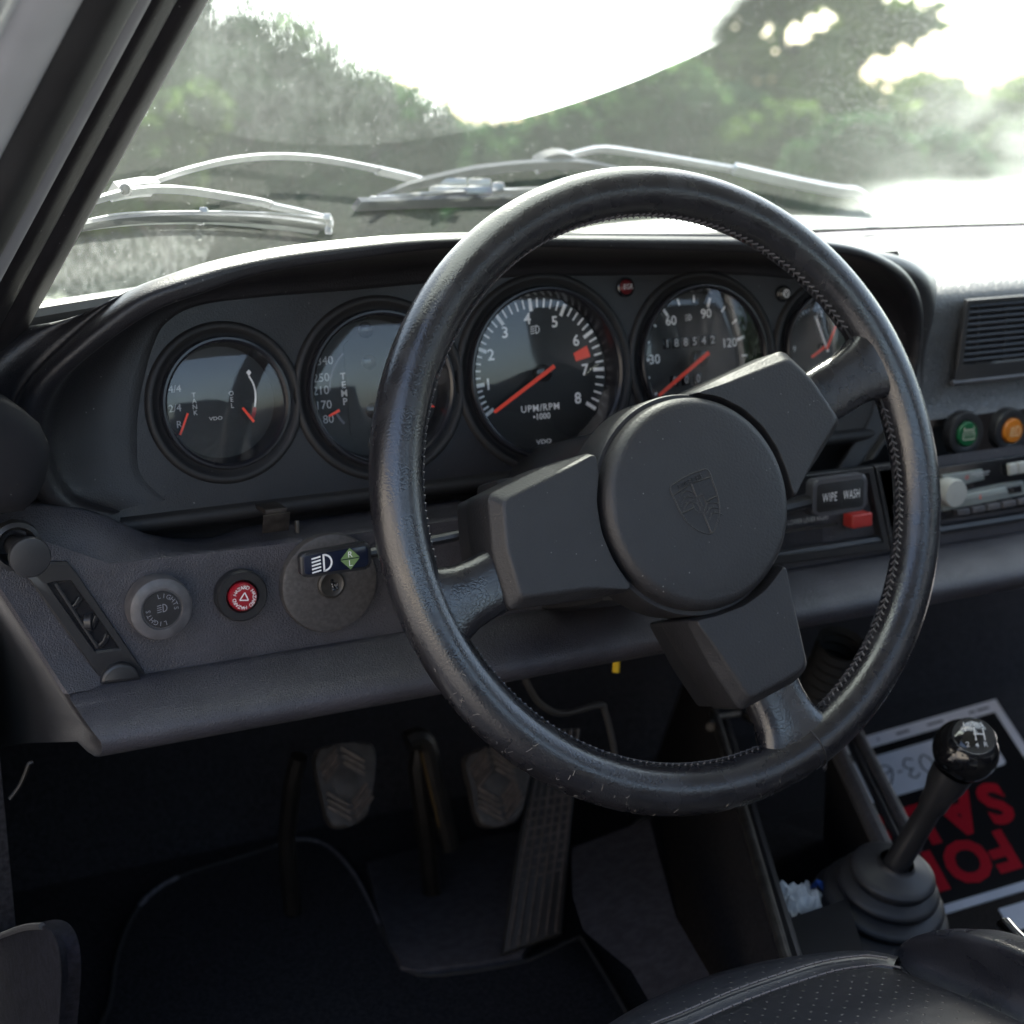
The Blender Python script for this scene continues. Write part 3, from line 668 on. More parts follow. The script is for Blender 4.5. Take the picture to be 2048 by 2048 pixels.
def b_tank(t):
    nums = [text(s, .0064, x, y, ZF, bold=0.) for s, x, y in (('4/4', -.0285, .0108), ('2/4', -.0295, -.0012), ('R', -.0278, -.0115))]
    for i, c in enumerate('TANK'): nums.append(text(c, .0042, -.0168, .0060-.0037*i, ZF, bold=.008))
    for i, c in enumerate('OEL'): nums.append(text(c, .0042, .0074, .0050-.0039*i, ZF, bold=.008))
    nums.append(text('VDO', .0031, -.0040, -.0098, ZF, bold=.02, sx=1.3))
    mk('numerals', J(*nums), WHITE_D, t, 0, kind='stuff')
    a = [(.0195+.0005, .0150), (.0222, .0105), (.0232, .0055), (.0230, 0), (.0220, -.0048)]
    ax = [(p.x, p.y) for p in spline([(x, y, 0) for x, y in a], 4)]
    mk('scale_marks', J(line2(ax, .0011, ZF), poly([(.0185, .0175), (.0203, .0192), (.0218, .0172), (.0200, .0148)], ZF)), WHITE, t, 0, kind='stuff')
    mk('red_sector', line2([(.0220, -.0050), (.0212, -.0085), (.0196, -.0120)], .0024, ZF), RED_B, t, 0)
    mk('cover_plate', T(prism([(.0130, .0200), (.008, .0130), (.0085, .006), (.012, .0), (.012, -.010), (.016, -.0145), (.026, -.010), (.027, .010), (.020, .022)][::-1], 0, .0008), Matrix.Translation((0, 0, ZF-.001))), FACE, t)
    mk('needle', T(prism([(-.0072, -.0007), (.0072, -.0006), (.0072, .0006), (-.0072, .0007)], 0, .001), frame((-.0258, -.0111, ZF+.003), (.0062, .0128, 0), (-.0128, .0062, 0))), RED_N, t, 0)
    mk('needle', T(prism([(-.0058, -.0007), (.0058, -.0008), (.0058, .0008), (-.0058, .0007)], 0, .001), frame((.0162, -.0092, ZF+.003), (.0064, -.0093, 0), (.0093, .0064, 0))), RED_N, t, 0)
gauge('fuel_gauge', 'leftmost gauge marked TANK and OEL with two short red needles', -.2275, .0413, b_tank)
def b_clock(t):
    sh = [tick(a, .0288, .0305 if a % 30 else .0320, .0008 if a % 30 else .0016) for a in range(0, 360, 6)]
    mk('scale_marks', J(*sh), WHITE_D, t, 0, kind='stuff')
    mk('numerals', J(*[text(str(n), .0064, *pol(.0245, n*30), ZF, bold=-.004) for n in (3, 6, 9, 12)]), WHITE, t, 0, kind='stuff')
    needle(t, -21, -.004, .0255, .0016, ZF+.005, WHITE, hub=0)
    needle(t, -118, -.002, .0150, .0020, ZF+.0035, RED_N, hub=.003)
    needle(t, 30, -.002, .022, .0016, ZF+.0065, RED_N, hub=0)
gauge('dashboard_clock', 'small clock with pale minute hand, rightmost gauge, partly behind the rim', .2405, .0413, b_clock)
# warning lamps on the panel
def lamp(name, label, px, py, r, mat, extra=None):
    P = PG(px, py, -.004); t = thing(name, label, 'warning light', frame(P, (1, 0, 0), gV), 'small warning lamps on the instrument panel')
    mk('rim', lathe([(r*1.25, -.003), (r*1.22, -.0005), (r, .0002), (r*.92, -.001)], 32), GLOSS, t)
    mk('lens', lathe([(r*.95, -.001), (r*.9, .0010), (r*.6, .0020), (.0001, .0024)], 28), mat, t, 180)
    extra(t)
lamp('warning_lamp', 'small dark red lens lettered EGR above the tachometer and speedometer', 1253, 574, .0056, solid('dull red lens', (.10, .012, .015), .25), lambda t: mk('lettering', text('EGR', .0052, 0, 0, .0026, bold=.0, sx=.8), WHITE_D, t, 0))
lamp('warning_lamp', 'small clear lens with lamp symbol at the top right of the panel', 1569, 587, .0050, solid('smoky clear lens', (.06, .06, .055), .15, coat=.5),
     lambda t: mk('symbol', J(line2(arc2(0, 0, .0026, 0, 360, 20), .0007, .0026), line2([(-.002, -.002), (.0, .0022)], .0006, .0026), line2([(.0, .0022), (.0015, -.002)], .0006, .0026)), WHITE, t, 0))

# ------------------------------------------------------------------ steering wheel
wt = radians(17.18)
WC = Vector((.002, -.158, -.0496)); wV = Vector((0, sin(wt), cos(wt)))
WM = frame(WC, (1, 0, 0), wV)
wheel = thing('steering_wheel', 'black leather three spoke steering wheel with round padded centre, turned slightly left', 'steering wheel', WM)
RW, RTB = .1825, .0152
SP = [(21., .0185), (197.3, .0185), (288.6, .0195)]         # spoke directions and half widths
rings = []
nseg = 192
for i in range(nseg):
    a = 2*pi*i/nseg; c, s = cos(a), sin(a); r = []
    for j in range(24):
        b = 2*pi*j/24; rr = RTB
        # finger grooves are absent; gentle pinch where the leather seam lies
        x = RW+rr*cos(b)*1.0; z = rr*sin(b)*1.0
        r.append((x*c, x*s, z))
    rings.append(r)
rim = mk('rim', loft(rings, True, False, True), LEATHER, wheel, 180)
def spoke(ang, hw):
    a = radians(ang); d = Vector((cos(a), sin(a), 0)); p = Vector((-sin(a), cos(a), 0)); R = []
    for rad, w, th, z in ((.1905, hw*2.05, .0050, 0), (.1820, hw*1.80, .0098, 0), (.1740, hw*1.48, .0112, 0), (.1660, hw*1.22, .0112, .0), (.1580, hw*1.06, .0108, .0), (.1480, hw*1.0, .0104, 0.), (.1380, hw, .0102, .0), (.1290, hw, .0100, .0), (.1180, hw*.98, .0098, -.001), (.0600, hw*1.1, .0095, -.006)):
        r = []
        for j in range(28):
            b = 2*pi*j/28; cx, sx = cos(b), sin(b); e = .55
            u = math.copysign(abs(cx)**e, cx)*w; v = math.copysign(abs(sx)**.75, sx)*th
            r.append(d*rad+p*u+Vector((0, 0, z+v)))
        R.append(r)
    return loft(R, True, True)
for ang, hw in SP: fixn(mk('spoke', spoke(ang, hw), LEATHER, wheel, 60))
# seam across the rim at the lower spoke and laced stitching along the inside of the rim
for a in (radians(291),):
    sub(mk('rim_seam', tube([((RW+(RTB+.0002)*cos(b))*cos(a), (RW+(RTB+.0002)*cos(b))*sin(a), (RTB+.0002)*sin(b)) for b in [2*pi*k/24 for k in range(25)]], .0005, 5), PANEL, wheel), rim)
sts = []
for i in range(240):
    a = 2*pi*i/240
    if any(abs((math.degrees(a)-s+180) % 360-180) < 9.2 for s, _ in SP): continue
    q = []
    for da, db in ((-.0020, -.20), (.0125, .0), (-.0020, .20)):
        b = pi-.10+db; rr = RTB+.0007
        q.append(((RW+rr*cos(b))*cos(a+da), (RW+rr*cos(b))*sin(a+da), rr*sin(b)))
    sts.append(tube(q, .00056, 5))
sub(mk('stitching', J(*sts), solid('waxed grey thread', (.11, .105, .112), .38), wheel, 60, kind='stuff'), rim)
sub(mk('lacing_groove', tube([((RW-RTB-.0001)*cos(2*pi*k/96), (RW-RTB-.0001)*sin(2*pi*k/96), .0015) for k in range(96)], .0007, 6, True), PANEL, wheel), rim)
rs = random.Random(11); scr = []
for k in range(34):                                     # scuffs on the lower left of the rim
    a = radians(rs.uniform(205, 282)); b = radians(rs.uniform(15, 75)); da, db = rs.uniform(-.012, .012), rs.uniform(-.25, .25); q = []
    for t_ in (0, .5, 1):
        aa, bb = a+da*t_, b+db*t_+.03*sin(7*t_+k); rr = RTB+.00012; q.append(((RW+rr*cos(bb))*cos(aa), (RW+rr*cos(bb))*sin(aa), rr*sin(bb)))
    scr.append(tube(q, rs.uniform(.00012, .00026), 4))
sub(mk('scuff_marks', J(*scr), solid('scuffed leather', (.20, .18, .16), .7), wheel, 0, kind='stuff'), rim)
padL = [(-.1320, .0088), (-.0940, .0205), (-.0610, .0262), (-.0615, .0110), (-.0655, -.004), (-.0652, -.022), (-.0605, -.038), (-.0495, -.0585), (-.080, -.0590), (-.129, -.0580), (-.1342, -.024)]
padR = [(.0095, .0535), (.0270, .0485), (.0430, .0395), (.0550, .0275), (.0630, .0130), (.0670, -.0020), (.0700, -.0200), (.0985, .0050), (.1205, .0268), (.1025, .0575), (.0850, .0755), (.035, .0615)]
padB = [(-.0150, -.0800), (.004, -.079), (.022, -.076), (.038, -.0695), (.0575, -.0545), (.0640, -.085), (.0668, -.1215), (.0560, -.1290), (.0130, -.1400), (-.002, -.112)]
def inset(o, d):
    n = len(o); r = []
    for i in range(n):
        a, b, c = o[i-1], o[i], o[(i+1) % n]
        e1 = Vector((b[0]-a[0], b[1]-a[1])).normalized(); e2 = Vector((c[0]-b[0], c[1]-b[1])).normalized()
        n1 = Vector((-e1.y, e1.x)); n2 = Vector((-e2.y, e2.x)); m = (n1+n2); m = m/max(.35, m.length_squared/2) if m.length > 1e-6 else n1
        hd = sqrt(b[0]**2+(b[1]+.0125)**2); w = .22+.78*max(0, min(1, (hd-.074)/.016))
        r.append((b[0]+m.x*d*w, b[1]+m.y*d*w))
    return r
def roundpoly(o, rad, k=4):
    r = []; n = len(o)
    for i in range(n):
        a, b, c = Vector(o[i-1]), Vector(o[i]), Vector(o[(i+1) % n]); ra = min(rad, (a-b).length*.42); rc = min(rad, (c-b).length*.42)
        p, q = b+(a-b).normalized()*ra, b+(c-b).normalized()*rc
        for j in range(k+1):
            t = j/k; r.append(tuple((p*(1-t)+b*t)*(1-t)+(b*(1-t)+q*t)*t))
    return r
def cushion(o, prof):
    R = []
    for d, z in prof: R.append([(x, y, z) for x, y in roundpoly(inset(o, d) if d else o, .0045)])
    return loft(R, True, True)
for o, lab in ((padL, 'left spoke cover'), (padR, 'upper right spoke cover'), (padB, 'lower spoke cover')):
    a = sum(o[i][0]*o[(i+1) % len(o)][1]-o[(i+1) % len(o)][0]*o[i][1] for i in range(len(o)))
    if a < 0: o = o[::-1]
    sc_ = fixn(mk('spoke_cover', cushion(o, [(.001, -.020), (0, -.018), (0, .0100), (.0004, .0116), (.0014, .0126), (.0050, .0178), (.0058, .0188), (.0068, .0194), (.0078, .0196), (.0092, .0196)]), RUBBERY, wheel, 32, label=lab))
    cx, cy = sum(p[0] for p in o)/len(o), sum(p[1] for p in o)/len(o)
    sub(fixn(mk('spoke_backing', prism([(cx+(x-cx)*.965, cy+(y-cy)*.965) for x, y in roundpoly(o, .004)], -.036, -.0195, .0), PLASTIC, wheel, 28)), sc_)
HC = Matrix.Translation((.0010, -.0125, 0))
cpad = mk('centre_pad', T(lathe([(.0622, -.022), (.0640, -.010), (.0640, .0165), (.0637, .0190), (.0628, .0210), (.0608, .0232), (.0592, .0242), (.057, .0246), (.040, .0254), (.02, .0258), (.0001, .0259)], 96), HC), RUBBERY, wheel, 50)
sub(mk('hub_groove', T(lathe([(.0672, -.02), (.0672, .0105), (.0665, .0115), (.0640, .0115)], 72), HC), RUBBERY, wheel), cpad)
# embossed shield on the centre pad
CR = Matrix.Translation((-.0020, -.0135, .0259)) @ Matrix.Rotation(radians(16), 4, 'Z')
def cl(pts, r=.00045, closed=False): return tube([(x, y, .0) for x, y in pts], r*1.35, 5, closed)
w2, ht = .0142, .0185
sh_out = [(-w2, ht-.002), (-w2*.5, ht-.0005), (0, ht), (w2*.5, ht-.0005), (w2, ht-.002), (w2*1.02, ht-.010), (w2*.98, .0), (w2*.80, -.0085), (w2*.45, -.0150), (0, -ht*1.02), (-w2*.45, -.0150), (-w2*.80, -.0085), (-w2*.98, .0), (-w2*1.02, ht-.010)]
sh_out = [(p.x, p.y) for p in spline([(x, y, 0) for x, y in sh_out], 4, True)]
em = [cl(sh_out, .00038, True), cl([(-w2, ht-.0068), (0, ht-.0050), (w2, ht-.0068)])]
ys = ht-.0062
em += [cl([(0, ys+.001), (0, .0045)]), cl([(0, -.0055), (0, -ht*.98)]), cl([(-w2*.98, -.0002), (-.0045, -.0002)]), cl([(.0045, -.0002), (w2*.98, -.0002)])]
for k in range(4):
    yy = .0020+k*.0027; em.append(line2([(.0050 if yy < .005 else .0006, yy), (w2*.97, yy)], .0009, .0005))
    yy = -.0030-k*.0027; em.append(line2([(-w2*(.94 if k < 2 else .80 if k < 3 else .60), yy), (-.0048 if yy > -.006 else -.0006, yy)], .0009, .0005))
for q in (1, -1):                                            # curved antler bands
    for k in range(3):
        y0 = (ys-.0020-.0035*k) if q == 1 else (-.0022-.0034*k); s = -1 if q == 1 else 1
        a = [(s*(.0015+.0005*k), y0-.0018), (s*.0055, y0+.0004), (s*.0095, y0-.0006), (s*.0122, y0-.0030)]
        em.append(cl([(p.x, p.y) for p in spline([(x, y, 0) for x, y in a], 4)], .00034))
        em += [cl([(s*(.0045+.003*j), y0+.0002), (s*(.0050+.003*j), y0+.0014)], .0003) for j in range(2)]
sm = [(-.0044, .0046), (.0044, .0046), (.0044, -.0010), (.0030, -.0042), (0, -.0060), (-.0030, -.0042), (-.0044, -.0010)]
em.append(cl(sm, .00032, True))
horse = [(-.0016, -.0035), (-.0006, -.0018), (-.0012, .0002), (-.0004, .0018), (.0004, .0030), (.0012, .0026), (.0008, .0014), (.0016, .0004), (.0010, -.0008), (.0020, -.0022)]
em.append(cl([(p.x, p.y) for p in spline([(x, y, 0) for x, y in horse], 3)], .0003))
em.append(text('PORSCHE', .0040, 0, ht-.0038, .0002, bold=.0, spacing=1.1, ex=.10))
sub(mk('crest', T(J(*em), CR), RUBBERY, wheel, 60), cpad)

# steering column shroud
col = thing('steering_column', 'black column shroud behind the steering wheel', 'steering column', WM)
mk('shroud', lathe([(.036, -.034), (.040, -.045), (.042, -.060), (.046, -.10), (.047, -.165), (.030, -.168)], 40, True), PLASTIC, col)
mk('lower_shroud', T(box(.075, .075, .16, (0, -.030, -.13), .015), Matrix()), PLASTIC, col)
mk('switch_housing', box(.060, .030, .035, (-.066, .006, -.066), .006), PLASTIC, col)
mk('switch_housing', box(.050, .030, .030, (.066, -.010, -.066), .006), PLASTIC, col)

# turn signal lever
P0 = PY(653, 1124, -.108)
tl = thing('turn_signal_lever', 'flat lever left of the wheel with white headlamp symbol and green R L diamond', 'control lever', frame(P0+Vector((.006, 0, 0)), (1, 0, .02), (0, 0, 1)))
def paddle(t, w, h, ins, rodx, cx=0):
    fixn(mk('paddle', prism([(x*(1+.0*x), y*(.86+.14*(x/w+.5) if w > .03 else 1)) for x, y in rrect(w, h, h*.22, 5, cx)], -.005, .0, .0016, 3, 0), PLASTIC, t, 40))
    mk('insert', prism([(x, y*(.86+.14*(x/w+.5))) for x, y in rrect(w-.004, h-.004, h*.16, 5, cx)], -.0004, .0004, .0003), ins, t, 40)
    mk('stem', tube(rodx, .0034, 10), PLASTIC, t)
paddle(tl, .0440, .0168, NAVY, [(.015, -.0005, -.005), (.04, .000, -.006), (.09, .006, .006), (.14, .012, .03)])
mk('symbol', beam(-.0090, .0, .0115, .0006, 5), WHITE, tl, 0)
mk('diamond', J(poly([(.0025, .0003), (.0085, .0066), (.0145, .0003)], .0006), poly([(.0025, -.0003), (.0145, -.0003), (.0085, -.0066)], .0006)), OLIVE, tl, 0)
mk('lettering', J(text('R', .0052, .0085, .0025, .0009, bold=0), text('L', .0052, .0085, -.0028, .0009, bold=0)), WHITE, tl, 0)
# wiper lever with its printed plate
P1 = PY(1678, 990, -.085)
wl_ = thing('wiper_lever', 'flat black lever right of the wheel lettered WIPE WASH', 'control lever', frame(P1+Vector((0, 0, 0)), (1, 0, 0), (0, 0, 1)))
fixn(mk('paddle', prism(rrect(.0470, .0262, .0046), -.007, .0016, .0020, 3), solid('satin lever plastic', (.075, .075, .085), .28), wl_, 40)); mk('insert', prism(rrect(.0405, .0202, .0028), .0010, .0018, .0003), PANEL, wl_, 40)
mk('stem', tube([(-.016, -.002, -.006), (-.05, -.006, -.008), (-.13, -.014, .02)], .0048, 10, flat=1.6), PLASTIC, wl_)
mk('lettering', J(text('WIPE', .0092, -.0095, -.0004, .0021, sx=.56, spacing=1.10, bold=.002), text('WASH', .0092, .0095, -.0004, .0021, sx=.52, spacing=1.10, bold=.002)), WHITE, wl_, 0)

# ------------------------------------------------------------------ switches on the fascia
def knob(name, label, cat, px, py, y=FY-.0015): return thing(name, label, cat, wall(PY(px, py, y)))
def ringtext(s, size, r, a0, step, z, bold=0., flip=False):
    o = []
    for i, c in enumerate(s):
        a = a0-step*i; o.append(text(c, size, r*cos(radians(a)), r*sin(radians(a)), z, radians(a-90+(180 if flip else 0)), bold))
    return J(*o)
t = knob('light_switch', 'round grey headlamp knob lettered LIGHTS at the left end of the fascia', 'knob', 312, 1208)
mk('knob_body', lathe([(.0190, 0), (.0192, .010), (.0185, .0125), (.0160, .0138), (.0125, .0140), (.0118, .0128), (.0001, .0128)], 48), PLAST_G, t, 30)
mk('insert_disc', lathe([(.0112, .0129), (.0110, .0136), (.0001, .0138)], 36), PLASTIC, t, 30)
mk('lettering', J(ringtext('LIGHTS', .0040, .0083, 100, 20, .0141), ringtext('LIGHTS', .0040, .0083, 280, 20, .0141), beam(0, .001, .0055, .0141)), INKP, t, 0)
t = knob('hazard_switch', 'red hazard button lettered HAZARD in a black ring', 'button', 478, 1187)
mk('ring', lathe([(.0160, 0), (.0160, .006), (.0150, .0075), (.0105, .0075), (.0095, .006), (.0093, .003)], 48), PLASTIC, t, 30)
mk('button', lathe([(.0088, .002), (.0088, .0088), (.0078, .0100), (.0001, .0104)], 40), RED_B, t, 40)
mk('lettering', J(*[ringtext('HAZARD', .0032, .0062, a, 17, .0106, .005) for a in (152, 32, 272)], *[line2([pol(.0032, k*120+8), pol(.0032, k*120+128)], .0007, .0106) for k in range(3)]), WHITE, t, 0)
t = knob('ignition_lock', 'large worn round metal plate with key cylinder behind the turn signal lever', 'lock', 655, 1163)
mk('plate', lathe([(.0315, -.001), (.0318, .003), (.0310, .0050), (.0290, .0056), (.0100, .0060), (.0001, .0060)], 64), solid('scuffed grey plate', (.085, .08, .08), .42, .3, var=.18, vscale=420, grain=500, gstr=.3), t, 30)
mk('key_cylinder', lathe([(.0092, .005), (.0088, .0078), (.0075, .0085), (.0062, .0078), (.0001, .0076)], 36), STEEL_D, t, 30)
mk('key_slot', box(.0016, .0066, .002, (0, 0, .0075)), GLOSS, t, 0)
mk('slot_cover', T(box(.004, .005, .002, (.0016, -.0015, .0082), .0005), Matrix()), CHROME, t)
# bare bracket above the lock
t = thing('metal_bracket', 'small bent metal bracket above the ignition lock plate', 'bracket', wall(PY(552, 1045, -.048)))
BRK = solid('rusty dark steel', (.035, .03, .027), .5, .5, var=.4, vscale=150)
mk('bracket_top', box(.014, .003, .020, (0, .0075, -.008), .0008), BRK, t)
mk('bracket_front', T(box(.017, .013, .0015, (0, 0, 0), .0006), Matrix.Rotation(radians(22), 4, 'X')), BRK, t)
mk('clip', box(.0022, .008, .003, (.013, -.004, .001), .0006), STEEL_D, t)
# pull knob on a stem at far left
Pk = PY(*D(57, 1052), -.105); Pb = PY(*D(28, 1028), -.062)
t = thing('pull_knob', 'black round pull knob on a short stem above the side vent', 'knob', frame(Pk, (1, 0, 0), (0, 0, 1)))
mk('knob_head', lathe([(.0096, -.007), (.0110, -.004), (.0112, -.0006), (.0106, .0004), (.0096, .0006), (.0001, .0007)], 40, True), PLASTIC, t, 35)
b = Pb-Pk; bl = Vector((b.x, b.z, -b.y))
mk('stem', tube([(0, 0, -.004), bl*.5, bl], .0062, 16), PLASTIC, t)
mk('collar', T(lathe([(.0145, -.004), (.0140, .003), (.0115, .0042), (.0095, .001), (.0095, -.02)], 36), Matrix.Translation(bl*.92)), PLASTIC, t, 40)
# rounded pad at the foot of the pillar
pp = [PY(x, y, -.10) for x, y in ((-120, 785), (-40, 788), (5, 800), (50, 822), (83, 850), (99, 885), (101, 925), (92, 965), (74, 1000), (48, 1026), (0, 1032), (-120, 1035))]
t = one(fixn(mk('pillar_pad', loft([[p+Vector((.0, .06, 0)) for p in pp], [p+Vector((0, .006, 0)) for p in pp], [p+(sum(pp, Vector())/12-p)*.05+Vector((0, -.001, 0)) for p in pp], [p+(sum(pp, Vector())/12-p)*.4+Vector((0, -.006, 0)) for p in pp], [p+(sum(pp, Vector())/12-p)*.9+Vector((0, -.008, 0)) for p in pp]], True, True), solid('soft black foam', (.010, .010, .012), .8, spec=.2, dust=.3), smooth=70)), 'black rounded pad at the far left edge below the screen pillar', 'trim pad')
# side vent
def F(x, y, yy=FY): p = PY(*(x*.36232, 650+y*.36232), yy); return p
t = thing('side_vent', 'slanted air vent with dark slot and round end at the left of the fascia', 'air vent', wall(F(440, 1600)))
vi = t.matrix_world.inverted()
def Lq(x, y, d=0.): p = vi @ F(x, y); return (p.x, p.y)
fo = [Lq(145, 1385), Lq(255, 1300), Lq(365, 1300), Lq(410, 1350), Lq(795, 1915), Lq(545, 1945), Lq(480, 1850)]
fi = [Lq(255, 1420), Lq(300, 1410), Lq(388, 1405), Lq(650, 1775), Lq(515, 1790)]
def frameshape(o, i, z0, z1):
    a = sum(o[k][0]*o[(k+1) % len(o)][1]-o[(k+1) % len(o)][0]*o[k][1] for k in range(len(o)))
    o = spline([(x, y, 0) for x, y in o], 1, True); 
    # sample both loops by angle about the inner centre
    c = (sum(p[0] for p in i)/len(i), sum(p[1] for p in i)/len(i))
    def hit(poly_, an):
        d = (cos(an), sin(an)); best = 0
        for k in range(len(poly_)):
            x1, y1 = poly_[k][0]-c[0], poly_[k][1]-c[1]; x2, y2 = poly_[(k+1) % len(poly_)][0]-c[0], poly_[(k+1) % len(poly_)][1]-c[1]
            dx, dy = x2-x1, y2-y1; den = d[0]*dy-d[1]*dx
            if abs(den) < 1e-12: continue
            tt = (x1*dy-y1*dx)/den; s = (x1*d[1]-y1*d[0])/den
            if tt > 0 and -1e-6 <= s <= 1+1e-6: best = max(best, tt)
        return (c[0]+d[0]*best, c[1]+d[1]*best)
    angs = sorted([atan2(p[1]-c[1], p[0]-c[0]) for p in i]+[atan2(p[1]-c[1], p[0]-c[0]) for p in o]+[2*pi*k/40-pi for k in range(40)])
    O = [hit(o, a_) for a_ in angs]; I = [hit(i, a_) for a_ in angs]
    mixp = lambda p, q, k: (p[0]+(q[0]-p[0])*k, p[1]+(q[1]-p[1])*k)
    return loft([[(*p, z0) for p in O], [(*p, z1-.001) for p in O], [(*mixp(p, q, .12), z1) for p, q in zip(O, I)], [(*mixp(p, q, .93), z1) for p, q in zip(O, I)], [(*p, z1-.001) for p in I], [(*p, z0-.010) for p in I]])
fixn(mk('vent_frame', frameshape(fo, fi, .0, .0045), PLASTIC, t, 30))
mk('vent_cavity', poly([(p[0], p[1]) for p in fi], .0022), GLOSS, t, 0)
for (a, b) in (((385, 1560), (440, 1500)), ((480, 1690), (530, 1600)), ((545, 1765), (590, 1700))):
    q0, q1 = Lq(*a), Lq(*b); mk('vane', tube([(q0[0], q0[1], .0026), ((q0[0]+q1[0])/2, (q0[1]+q1[1])/2-.0012, .003), (q1[0], q1[1], .0026)], .0022, 8, flat=.5), GLOSS, t)
q = Lq(490, 1630); mk('thumb_wheel', T(lathe([(.0052, -.002), (.0052, .002), (.0001, .002)], 24, True), Matrix.Translation((q[0], q[1], .0022)) @ Matrix.Rotation(radians(60), 4, 'Y')), PLASTIC, t, 30)
q0, q1 = Lq(300, 1420), Lq(530, 1770); mk('slider_rail', tube([(*q0, .0036), (*q1, .0036)], .0011, 6), PLASTIC, t)
q = Lq(655, 1890); mk('end_tab', T(prism(arc2(0, 0, .0120, 0, 180, 16), 0, .0065, .0022), Matrix.Translation((q[0]-.001, q[1]-.007, .002)) @ Matrix.Rotation(radians(-4), 4, 'Z')), PLASTIC, t, 40)

# ------------------------------------------------------------------ right of the wheel
def B(x, y, yy=FY): return PY(1348+x*.36232, 650+y*.36232, yy)
# recessed tray with lever slot behind the wiper lever
t = thing('heater_panel', 'recessed black lever panel below the wiper lever, printed LOWER LEVER RIGHT', 'control panel', wall(B(880, 1040, FY-.001)))
hi = t.matrix_world.inverted()
def Bq(x, y): p = hi @ B(x, y, FY-.001); return (p.x, p.y)
def rectf(o, i, z0, z1): return frameshape(o, i, z0, z1)
fixn(mk('panel_frame', rectf([Bq(430, 855), Bq(1075, 775), Bq(1170, 1235), Bq(430, 1330)], [Bq(500, 890), Bq(1045, 812), Bq(1125, 1190), Bq(500, 1270)], -.002, .006), PLASTIC, t, 30))
mk('panel_back', poly([Bq(500, 890), Bq(1045, 812), Bq(1125, 1190), Bq(500, 1270)], -.001), PANEL, t, 0)
mk('slot', poly([Bq(500, 1140), Bq(900, 1088), Bq(905, 1108), Bq(500, 1162)], .0004), GLOSS, t, 0)
c = Bq(765, 1072); c0 = Bq(640, 1090); c1 = Bq(900, 1052)
mk('lettering', text('LEFT. LOWER LEVER RIGHT', .0052, c[0]-.009, c[1], .0006, 0, -.004, .74), WHITE_D, t, 0)
t2 = thing('red_lever_knob', 'small red rectangular lever knob right of the printed lever panel', 'lever knob', wall(B(995, 1066, FY-.004)))
fixn(mk('knob_block', box(.0185, .0102, .012, (0, 0, .004), .0018, 3), RED_L, t2)); mk('lever_blade', box(.006, .003, .014, (-.004, 0, -.006), .0005), STEEL_D, t2)
t = thing('lever_slot_frame', 'narrow upright framed slot between lever panel and radio', 'trim frame', wall(B(1140, 980, FY-.001)))
hi2 = t.matrix_world.inverted()
def Bq2(x, y): p = hi2 @ B(x, y, FY-.001); return (p.x, p.y)
fixn(mk('frame_ring', rectf([Bq2(1080, 772), Bq2(1260, 750), Bq2(1330, 1215), Bq2(1172, 1236)], [Bq2(1105, 800), Bq2(1240, 782), Bq2(1300, 1185), Bq2(1188, 1200)], -.002, .0062), PLASTIC, t, 30))
mk('frame_back', poly([Bq2(1105, 800), Bq2(1240, 782), Bq2(1300, 1185), Bq2(1188, 1200)], -.001), solid('brown tinted panel', (.045, .036, .033), .5), t, 0)
# ridge under the panels
dp('lower_ledge', tube([(.02, FY-.002, -.1395), (.95, FY-.002, -.1395)], .004, 8), PLASTIC)
dp('upper_ledge', tube([(.28, FY+.008, -.0925), (.95, FY+.008, -.0925)], .006, 8), PLASTIC)
# push buttons
def pbutton(label, px, py, lens, sym):
    t = thing('push_button', label, 'button', wall(PY(px, py, -.019)), 'round push buttons above the radio')
    mk('ring', lathe([(.0178, -.004), (.0177, .002), (.0168, .0042), (.0125, .0048), (.0108, .0042), (.0104, .001)], 44), PLASTIC, t, 30)
    mk('lens', lathe([(.0098, .000), (.0098, .0050), (.0090, .0060), (.0001, .0064)], 40), lens, t, 40)
    mk('symbol', sym, solid('pale symbol print', (.50, .48, .38), .5) if 'green' in label else solid('faded symbol print', (.75, .50, .25), .5), t, 0)
car = J(line2([(-.0055, -.004), (.0055, -.004), (.0055, .0), (.004, .0035), (-.004, .0035), (-.0055, 0), (-.0055, -.004)], .0009, .0067), *[line2([(-.003+.002*k, -.002), (-.0034+.002*k, 0), (-.0026+.002*k, .0016), (-.003+.002*k, .0028)], .0006, .0067) for k in range(4)], line2([(-.0045, .0035), (-.005, .006)], .0008, .0067), line2([(.0045, .0035), (.005, .006)], .0008, .0067))
pbutton('green push button with heated window symbol', 1926, 866, GREEN, car)
pbutton('orange push button with lamp symbol', 2017, 860, ORANGE, J(beam(.001, 0, .0095, .0067, 5), line2([(-.005, -.003), (-.003, .003)], .0006, .0067)))
